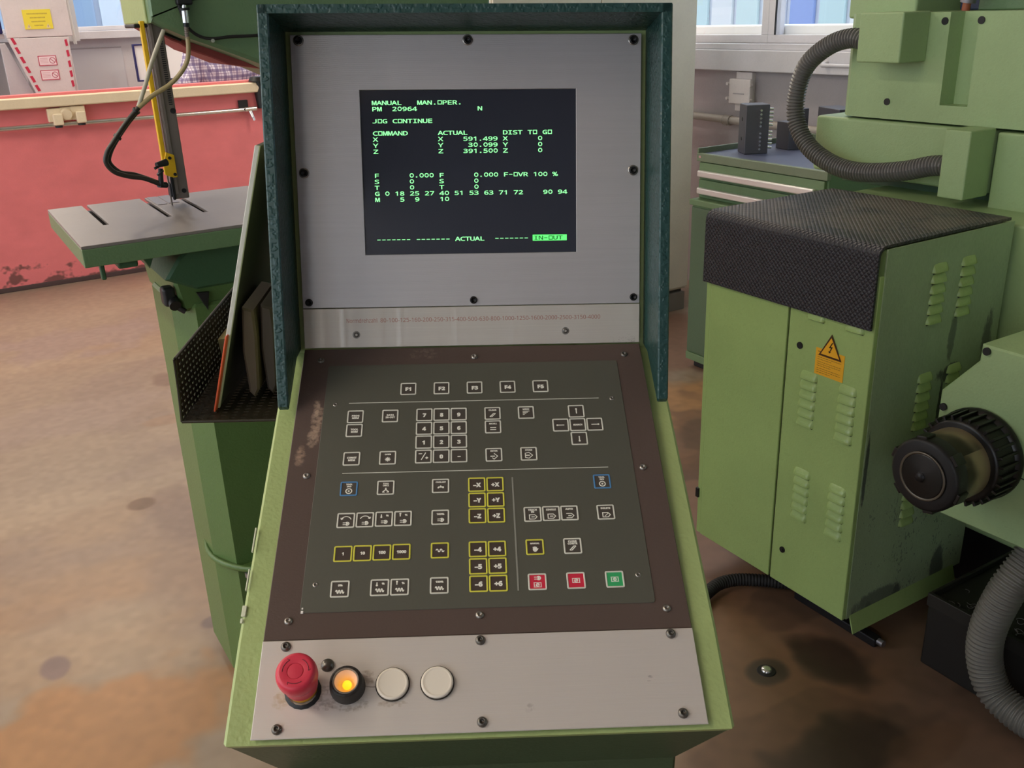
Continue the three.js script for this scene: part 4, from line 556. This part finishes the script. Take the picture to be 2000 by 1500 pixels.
// ---------------------------------------------------------------- electrical cabinet with doors, louvres and a rubber mat on top
{
  const t = thing('electrical_cabinet', 'pale green electrical cabinet with louvred doors and warning signs', 'electrical cabinet', [1.94, .1, -1.54]);
  const S = (n, g, m = mat.cabGreen, p = t) => { const o = obj(n, g, m, p); o.geometry.translate(-1.94, -.1, 1.54); return o; };
  const sideTex = dataTex(1024, 1024, (u, v) => {    // u: along the side from the front, v: height; grime and oil runs
    const x = u * .47, y = v * .95, n = fbm(u * 14, v * 14, 0, 61, 5), f = fbm(u * 120, v * 120, 0, 67, 2), l = fbm(u * 4, v * 4, 0, 63, 3); let g = 0;
    const spot = (cx, cy, rx, ry, k) => { const d = Math.hypot((x - cx) / rx, (y - cy) / ry) + (n - .5) * .8 + (f - .5) * .25; g = Math.max(g, k * (1 - sst(.7, 1.05, d))); };
    spot(.43, .6, .022, .14, .55); spot(.285, .7, .014, .07, .4); spot(.27, .45, .008, .16, .8); spot(.295, .46, .005, .12, .75); spot(.245, .36, .03, .1, .7); spot(.3, .6, .05, .025, .7); spot(.36, .5, .03, .03, .6);
    spot(.2, .0, .02, .05, .7); spot(.09, .0, .016, .03, .6); spot(.02, .42, .007, .1, .7); spot(.36, .02, .03, .08, .6); spot(.13, .02, .1, .03, .45);
    const sp = f * (.6 + .8 * n) > .78 ? .35 * sst(.62, .15, v) : 0; g = Math.max(g, sp);
    const b = .9 + .12 * l + .06 * (f - .5), p = [168 * b, 190 * b, 150 * b], dk = [46, 50, 56]; return p.map((a, i) => a + (dk[i] - a) * g);
  }, true);
  S('carcass', bx(1.725, 2.18, .1, 1.045, -1.815, -1.279, .004));
  { const g = flat(bx(1.722, 2.182, .1, 1.049, -1.2795, -1.275, .001)); const p = g.attributes.position, u = g.attributes.uv; for (let i = 0; i < p.count; i++) u.setXY(i, (p.getX(i) - 1.712) / .47, (p.getY(i) - .1) / .95); const o = obj('side_panel', g, M('#ffffff', { map: sideTex, roughness: .42, bumpMap: peel, bumpScale: .0004 }), t, true); o.geometry.translate(-1.94, -.1, 1.54); }
  S('side_lip', prism([[-1.279, .108], [-1.262, .058], [-1.2595, .06], [-1.2745, .108]], 'x', 1.735, 2.15, .0005)); S('edge_frame', bx(1.712, 1.728, .1, 1.045, -1.818, -1.8, .003));
  S('left_door', bx(1.709, 1.727, .1, .99, -1.7985, -1.5275, .003)); S('right_door', bx(1.709, 1.727, .1, .99, -1.5215, -1.277, .003)); S('door_gap', bx(1.716, 1.726, .1, .99, -1.528, -1.521, 0), mat.black);
  S('hinge', bx(1.706, 1.716, .215, .245, -1.822, -1.81, .002), mat.black); S('lock', [rod([1.71, .777, -1.482], [1.706, .777, -1.482], .0085), rod([1.71, .204, -1.484], [1.706, .204, -1.484], .0085), rod([1.706, .204, -1.484], [1.7045, .204, -1.484], .004)], mat.black);
  // louvre: a pressed blister open at its lower edge; length along z
  const louvre = (() => { const pos = [], idx = [], nu = 16, nv = 6, W = .054, H = .0205, Dp = .0085; for (let i = 0; i <= nu; i++) { const q = i / nu * 2 - 1, e = Math.pow(Math.max(0, 1 - Math.pow(Math.abs(q), 6)), .5); for (let j = 0; j <= nv; j++) { const a = j / nv, prof = Math.sin(a * Math.PI * .5); pos.push(-Dp * e * prof, H * (1 - a) * (.35 + .65 * e), q * W / 2); } }
    for (let i = 0; i < nu; i++) for (let j = 0; j < nv; j++) { const a = i * (nv + 1) + j, b = a + nv + 1; idx.push(a, b, a + 1, b, b + 1, a + 1); } const g = new THREE.BufferGeometry(); g.setAttribute('position', new THREE.Float32BufferAttribute(pos, 3)); g.setIndex(idx); g.computeVertexNormals(); return boxUV(flat(g)); })();
  const louvreMat = paint('#a6c27a', .24);
  const slot = boxUV(flat(bx(-.0011, 0, -.0034, .001, -.0235, .0235, 0)));  // louvre opening as a dark strip, extended down as its shadow line
  const put = (x, y, z, side, door) => { const m = new THREE.Mesh(louvre, louvreMat), s = new THREE.Mesh(slot, mat.black); m.name = 'louvre'; s.name = 'slot'; m.castShadow = m.receiveShadow = true; m.position.set(x - 1.94, y - .1, z + 1.54); if (side) m.rotation.y = Math.PI / 2; m.add(s); t.add(m); };
  for (const [z, y0] of [[-1.4465, .722], [-1.331, .722], [-1.4415, .462], [-1.331, .462]]) for (let i = 0; i < 6; i++) put(1.7095, y0 - .0225 - i * .0245, z, false);
  put(1.7095, .852, -1.4405, false); put(1.7095, .852, -1.3285, false);
  for (const [x, y0] of [[1.912, .992], [2.018, .992], [1.91, .725], [2.02, .725], [1.91, .46], [2.02, .46]]) for (let i = 0; i < 6; i++) put(x, y0 - .0225 - i * .0245, -1.2745, true);
  // signs
  const tri = canvasTex(256, 256, (c, w, h) => { c.fillStyle = '#4a2a16'; c.fillRect(0, 0, w, h); c.fillStyle = '#f4b52a'; c.beginPath(); c.moveTo(128, 36); c.lineTo(234, 238); c.lineTo(22, 238); c.fill(); c.fillStyle = '#2a1a10'; c.beginPath(); c.moveTo(140, 84); c.lineTo(108, 150); c.lineTo(132, 146); c.lineTo(118, 186); c.lineTo(106, 182); c.lineTo(116, 208); c.lineTo(136, 190); c.lineTo(127, 188); c.lineTo(152, 130); c.lineTo(128, 134); c.lineTo(152, 86); c.fill(); });
  { const g = flat(prism([[-.033, -.026], [.033, -.026], [0, .032]], 'x', 0, .0012, 0)); const p = g.attributes.position, u = g.attributes.uv; for (let i = 0; i < p.count; i++) u.setXY(i, (p.getZ(i) + .033) / .066, (p.getY(i) + .026) / .058); const o = obj('voltage_sign', g, M('#ffffff', { map: tri, roughness: .4 }), scene, true); o.position.set(1.7062, .797, -1.389); tag(o, 'triangular high-voltage warning sign with a black lightning arrow', 'sign'); }
  { const g = flat(bx(0, .001, -.033, .033, -.042, .042, 0)); const p = g.attributes.position, u = g.attributes.uv; for (let i = 0; i < p.count; i++) u.setXY(i, (p.getZ(i) + .042) / .084, (p.getY(i) + .033) / .066);
    const lab = canvasTex(320, 250, (c, w, h) => { c.fillStyle = '#f2b52c'; c.fillRect(0, 0, w, h); c.fillStyle = '#9a6c1e'; c.fillRect(24, 26, 90, 9); const r = rng(3); for (let i = 0; i < 9; i++) { let x = 24; const e = i % 3 === 2 ? 180 : 290; const y = 62 + i * 19 + Math.floor(i / 3) * 5; while (x < e) { const q = 8 + r() * 26; c.fillRect(x, y, Math.min(q, e - x), 5); x += q + 5; } } });
    const o = obj('warning_label', g, M('#ffffff', { map: lab, roughness: .45 }), scene, true); o.position.set(1.7078, .754, -1.39); tag(o, 'yellow text label below the high-voltage sign', 'label'); }
}
{ // rubber mat: profile over the top and down the front
  const P = [], top = 1.0575, th = .006; P.push([2.172, 1.0505], [2.172, top]); for (let i = 0; i <= 8; i++) { const a = Math.PI / 2 + i / 8 * Math.PI / 2; P.push([1.724 + Math.cos(a) * .026, top - .026 + Math.sin(a) * .026]); } P.push([1.6975, .95], [1.6965, .868], [1.7035, .867], [1.705, .95]); for (let i = 8; i >= 0; i--) { const a = Math.PI / 2 + i / 8 * Math.PI / 2; P.push([1.724 + Math.cos(a) * .019, top - .026 + Math.sin(a) * .019]); }
  const g = flat(prism(P, 'z', -1.818, -1.279, .001)); const p = g.attributes.position, u = g.attributes.uv;
  for (let i = 0; i < p.count; i++) { const x = p.getX(i), y = p.getY(i); u.setXY(i, p.getZ(i), y > 1.045 ? x : 1.73 - (1.05 - y) - .02); }
  const dm = dataTex(256, 256, (a, b) => { const q = (((a + b) * 4) % 1 + 1) % 1, w = (((a - b) * 4) % 1 + 1) % 1; return Math.pow(Math.max(0, Math.sin(q * Math.PI) * Math.sin(w * Math.PI)), .6); }, false, 1 / .05);
  const dc = dataTex(512, 512, (a, b) => { const z = a * .6, x = 1.5 + b * .7, n = fbm(z * 7, x * 7, 0, 33, 4), f = fbm(z * 160, x * 160, 0, 35, 2), dust = sst(1.69, 1.76, x + (n - .5) * .06) * sst(.3, .62, n + (f - .5) * .3), k = dust * .6; return [34 + 80 * k + 10 * f, 35 + 66 * k + 10 * f, 44 + 46 * k + 10 * f]; }, true); dc.repeat.set(1 / .6, 1 / .7); dc.offset.set(1.9 / .6, -1.5 / .7);
  const o = obj('rubber_mat', g, M('#ffffff', { map: dc, roughness: .5, bumpMap: dm, bumpScale: .002 }), scene, true); tag(o, 'black ribbed rubber mat draped over the top and front of the electrical cabinet', 'mat');
}
tag(obj('black_conduit', hoseGeo([[.8, .02, -1.12], [1.2, .02, -1.42], [1.42, .022, -1.58], [1.53, .024, -1.615], [1.6, .026, -1.64], [1.65, .028, -1.65], [1.7, .028, -1.64], [1.75, .028, -1.605], [1.81, .026, -1.55], [1.9, .02, -1.47], [2.05, .02, -1.4]], .0185, .009, .002, 18), mat.rubber), 'black flexible conduit lying on the floor and passing under the electrical cabinet', 'conduit');
{ const t = thing('steel_bar', 'dark steel bar lying on the floor below the electrical cabinet corner', 'bar', [1.82, 0, -1.35]); obj('bar', bx(-.02, .008, .001, .026, -.16, .11, .004), mat.blackSteel, t); obj('nut', rod([-.008, .02, .112], [-.008, .02, .128], .01, .01, 6), mat.steel, t); }
{ const t = thing('floor_bolt', 'bright worn bolt head set in the dark brown floor', 'bolt', [1.511, 0, -1.331]); obj('washer', rod([0, 0, 0], [0, .002, 0], .024, .022, 24), mat.blackSteel, t); obj('head', lathe([[.014, .002], [.013, .007], [.008, .009], [.0001, .0095]], 16), mat.chrome, t); }

// ---------------------------------------------------------------- person beyond the guard wall
{
  const t = thing('person', 'person in a purple checked shirt standing behind the red guard wall', 'person', [1.98, 0, -7.22]); t.rotation.y = .35;
  const cap = (p, a, b, ra, rb) => { const d = [b[0] - a[0], b[1] - a[1], b[2] - a[2]], q = [p[0] - a[0], p[1] - a[1], p[2] - a[2]], h = Math.min(1, Math.max(0, (q[0] * d[0] + q[1] * d[1] + q[2] * d[2]) / (d[0] * d[0] + d[1] * d[1] + d[2] * d[2]))); return Math.hypot(q[0] - d[0] * h, q[1] - d[1] * h, q[2] - d[2] * h) - (ra + (rb - ra) * h); };
  const smin = (a, b, k) => { const h = Math.min(1, Math.max(0, .5 + .5 * (b - a) / k)); return b + (a - b) * h - k * h * (1 - h); };
  const field = (bones, k) => (p) => { let d = 9; for (const [a, b, ra, rb, sx] of bones) d = smin(d, sx ? cap([p[0] * sx, p[1], p[2]], [a[0] * sx, a[1], a[2]], [b[0] * sx, b[1], b[2]], ra, rb) : cap(p, a, b, ra, rb), k); return d; };
  function skin(f, c, R, res) {
    const mc = new MarchingCubes(res, new THREE.MeshStandardMaterial(), false, false, 300000); mc.isolation = 0;
    for (let k = 0; k < res; k++) for (let j = 0; j < res; j++) for (let i = 0; i < res; i++) mc.field[i + j * res + k * res * res] = -f([c[0] + (i / res * 2 - 1) * R, c[1] + (j / res * 2 - 1) * R, c[2] + (k / res * 2 - 1) * R]);
    mc.update(); const n = mc.count, g = new THREE.BufferGeometry(), P = new Float32Array(n * 3), N = new Float32Array(n * 3);
    for (let i = 0; i < n; i++) for (let q = 0; q < 3; q++) { P[i * 3 + q] = c[q] + mc.positionArray[i * 3 + q] * R; N[i * 3 + q] = mc.normalArray[i * 3 + q]; }
    g.setAttribute('position', new THREE.BufferAttribute(P, 3)); g.setAttribute('normal', new THREE.BufferAttribute(N, 3)); return g;
  }
  const sh = [[-.2, 1.42, 0], [.2, 1.42, 0]], el = [[-.31, 1.16, .04], [.29, 1.15, -.03]], wr = [[-.2, 1.06, -.22], [.18, 1.06, -.26]];
  const torso = [[[0, 1.0, 0], [0, 1.22, .01], .135, .14, .78], [[0, 1.22, .01], [0, 1.4, .01], .14, .12, .66], [[-.15, 1.42, .01], [.15, 1.42, .01], .066, .066]];
  const arms = [0, 1].flatMap((i) => [[sh[i], el[i], .062, .05], [el[i], wr[i], .046, .034]]);
  const legs = [-1, 1].flatMap((s) => [[[s * .09, .95, 0], [s * .1, .5, .02], .095, .06], [[s * .1, .5, .02], [s * .11, .1, -.01], .058, .04], [[s * .11, .06, .02], [s * .12, .04, -.17], .045, .035]]);
  const head = [[[0, 1.44, .01], [0, 1.56, .0], .055, .055], [[0, 1.63, .015], [0, 1.66, .01], .092, .092], [[0, 1.59, -.03], [0, 1.58, -.05], .06, .045], [[0, 1.625, -.09], [0, 1.605, -.108], .012, .014], [[-.085, 1.625, .01], [-.09, 1.64, .012], .018, .016], [[.085, 1.625, .01], [.09, 1.64, .012], .018, .016]];
  const hands = [0, 1].flatMap((i) => { const w = wr[i], b = [[w, [w[0], w[1] - .01, w[2] - .07], .032, .036]]; for (let f = 0; f < 4; f++) { const x = w[0] - .03 + f * .02, l = [.06, .075, .07, .055][f]; b.push([[x, w[1] - .01, w[2] - .08], [x, w[1] - .02, w[2] - .08 - l * .55], .0095, .009], [[x, w[1] - .02, w[2] - .08 - l * .55], [x, w[1] - .045, w[2] - .08 - l], .009, .008]); } b.push([[w[0] + (i ? -.03 : .03), w[1], w[2] - .03], [w[0] + (i ? -.06 : .06), w[1] - .01, w[2] - .075], .011, .009]); return b; });
  const fb = field([...torso.map((b) => [b[0], b[1], b[2] - .015, b[3] - .015, b[4]]), ...arms.map((b) => [b[0], b[1], b[2] - .012, b[3] - .006]), ...legs.map((b) => [b[0], b[1], b[2] - .012, b[3] - .01])], .04), fh = field(head, .02), fn = field(hands, .008);
  obj('body', [skin(fb, [0, .8, 0], .8, 70), skin(fh, [0, 1.6, 0], .2, 44), ...[0, 1].map((i) => skin((p) => fn(p), [wr[i][0], wr[i][1] - .02, wr[i][2] - .08], .13, 44))], M('#d8a48c', { roughness: .6 }), t);
  const check = canvasTex(256, 256, (c, w, h) => { c.fillStyle = '#e4dfe8'; c.fillRect(0, 0, w, h); for (let i = 0; i < 4; i++) { c.fillStyle = 'rgba(98,84,130,.5)'; c.fillRect(i * 64, 0, 26, h); c.fillRect(0, i * 64, w, 26); c.fillStyle = 'rgba(110,80,120,.5)'; c.fillRect(i * 64 + 40, 0, 5, h); c.fillRect(0, i * 64 + 40, w, 5); } }); check.wrapS = check.wrapT = THREE.RepeatWrapping; check.repeat.set(5.2, 5.2);
  const fs = field([...torso.map((b) => [b[0], b[1], b[2] + .008, b[3] + .008, b[4]]), ...arms.map((b, i) => [b[0], i % 2 ? [b[0][0] + (b[1][0] - b[0][0]) * .85, b[0][1] + (b[1][1] - b[0][1]) * .85, b[0][2] + (b[1][2] - b[0][2]) * .85] : b[1], b[2] + .01, b[3] + .012])], .045);
  const fold = (p) => .006 * Math.sin(p[1] * 60 + p[0] * 40 + Math.sin(p[0] * 30) * 2) * Math.sin(p[0] * 22 + p[2] * 18);
  obj('shirt', skin((p) => Math.max(fs(p) + fold(p), .93 - p[1], p[1] - 1.492), [0, 1.2, 0], .5, 72), M('#ffffff', { map: check, roughness: .85 }), t);
  const ft = field([[[0, .96, 0], [0, 1.0, 0], .135, .137, .8], ...legs.filter((_, i) => i % 3 < 2).map((b) => [b[0], b[1], b[2] + .012, b[3] + .018])], .05);
  obj('trousers', skin((p) => Math.max(ft(p), p[1] - 1.02), [0, .55, 0], .58, 56), M('#2c3248', { roughness: .9 }), t);
  const fhair = field([[[0, 1.655, .025], [0, 1.675, .02], .1, .098]], .02); obj('hair', skin((p) => Math.max(fhair(p), -(p[2] + .045 + (p[1] - 1.7) * .3), 1.6 - p[1]), [0, 1.66, 0], .16, 36), M('#4a3a30', { roughness: .8 }), t);
  obj('eye', [new THREE.SphereGeometry(.012, 12, 8).translate(-.034, 1.632, -.078), new THREE.SphereGeometry(.012, 12, 8).translate(.034, 1.632, -.078)], M('#e8e4e0', { roughness: .3 }), t); obj('mouth', bx(-.024, .024, 1.572, 1.577, -.097, -.088, .002), M('#a05a52', { roughness: .6 }), t);
  for (const s of [-1, 1]) obj('shoe', skin(field([[[s * .11, .045, .03], [s * .12, .035, -.19], .048, .042]], .02), [s * .115, .06, -.08], .2, 32), mat.black, t);
}

renderer.render(scene, camera);
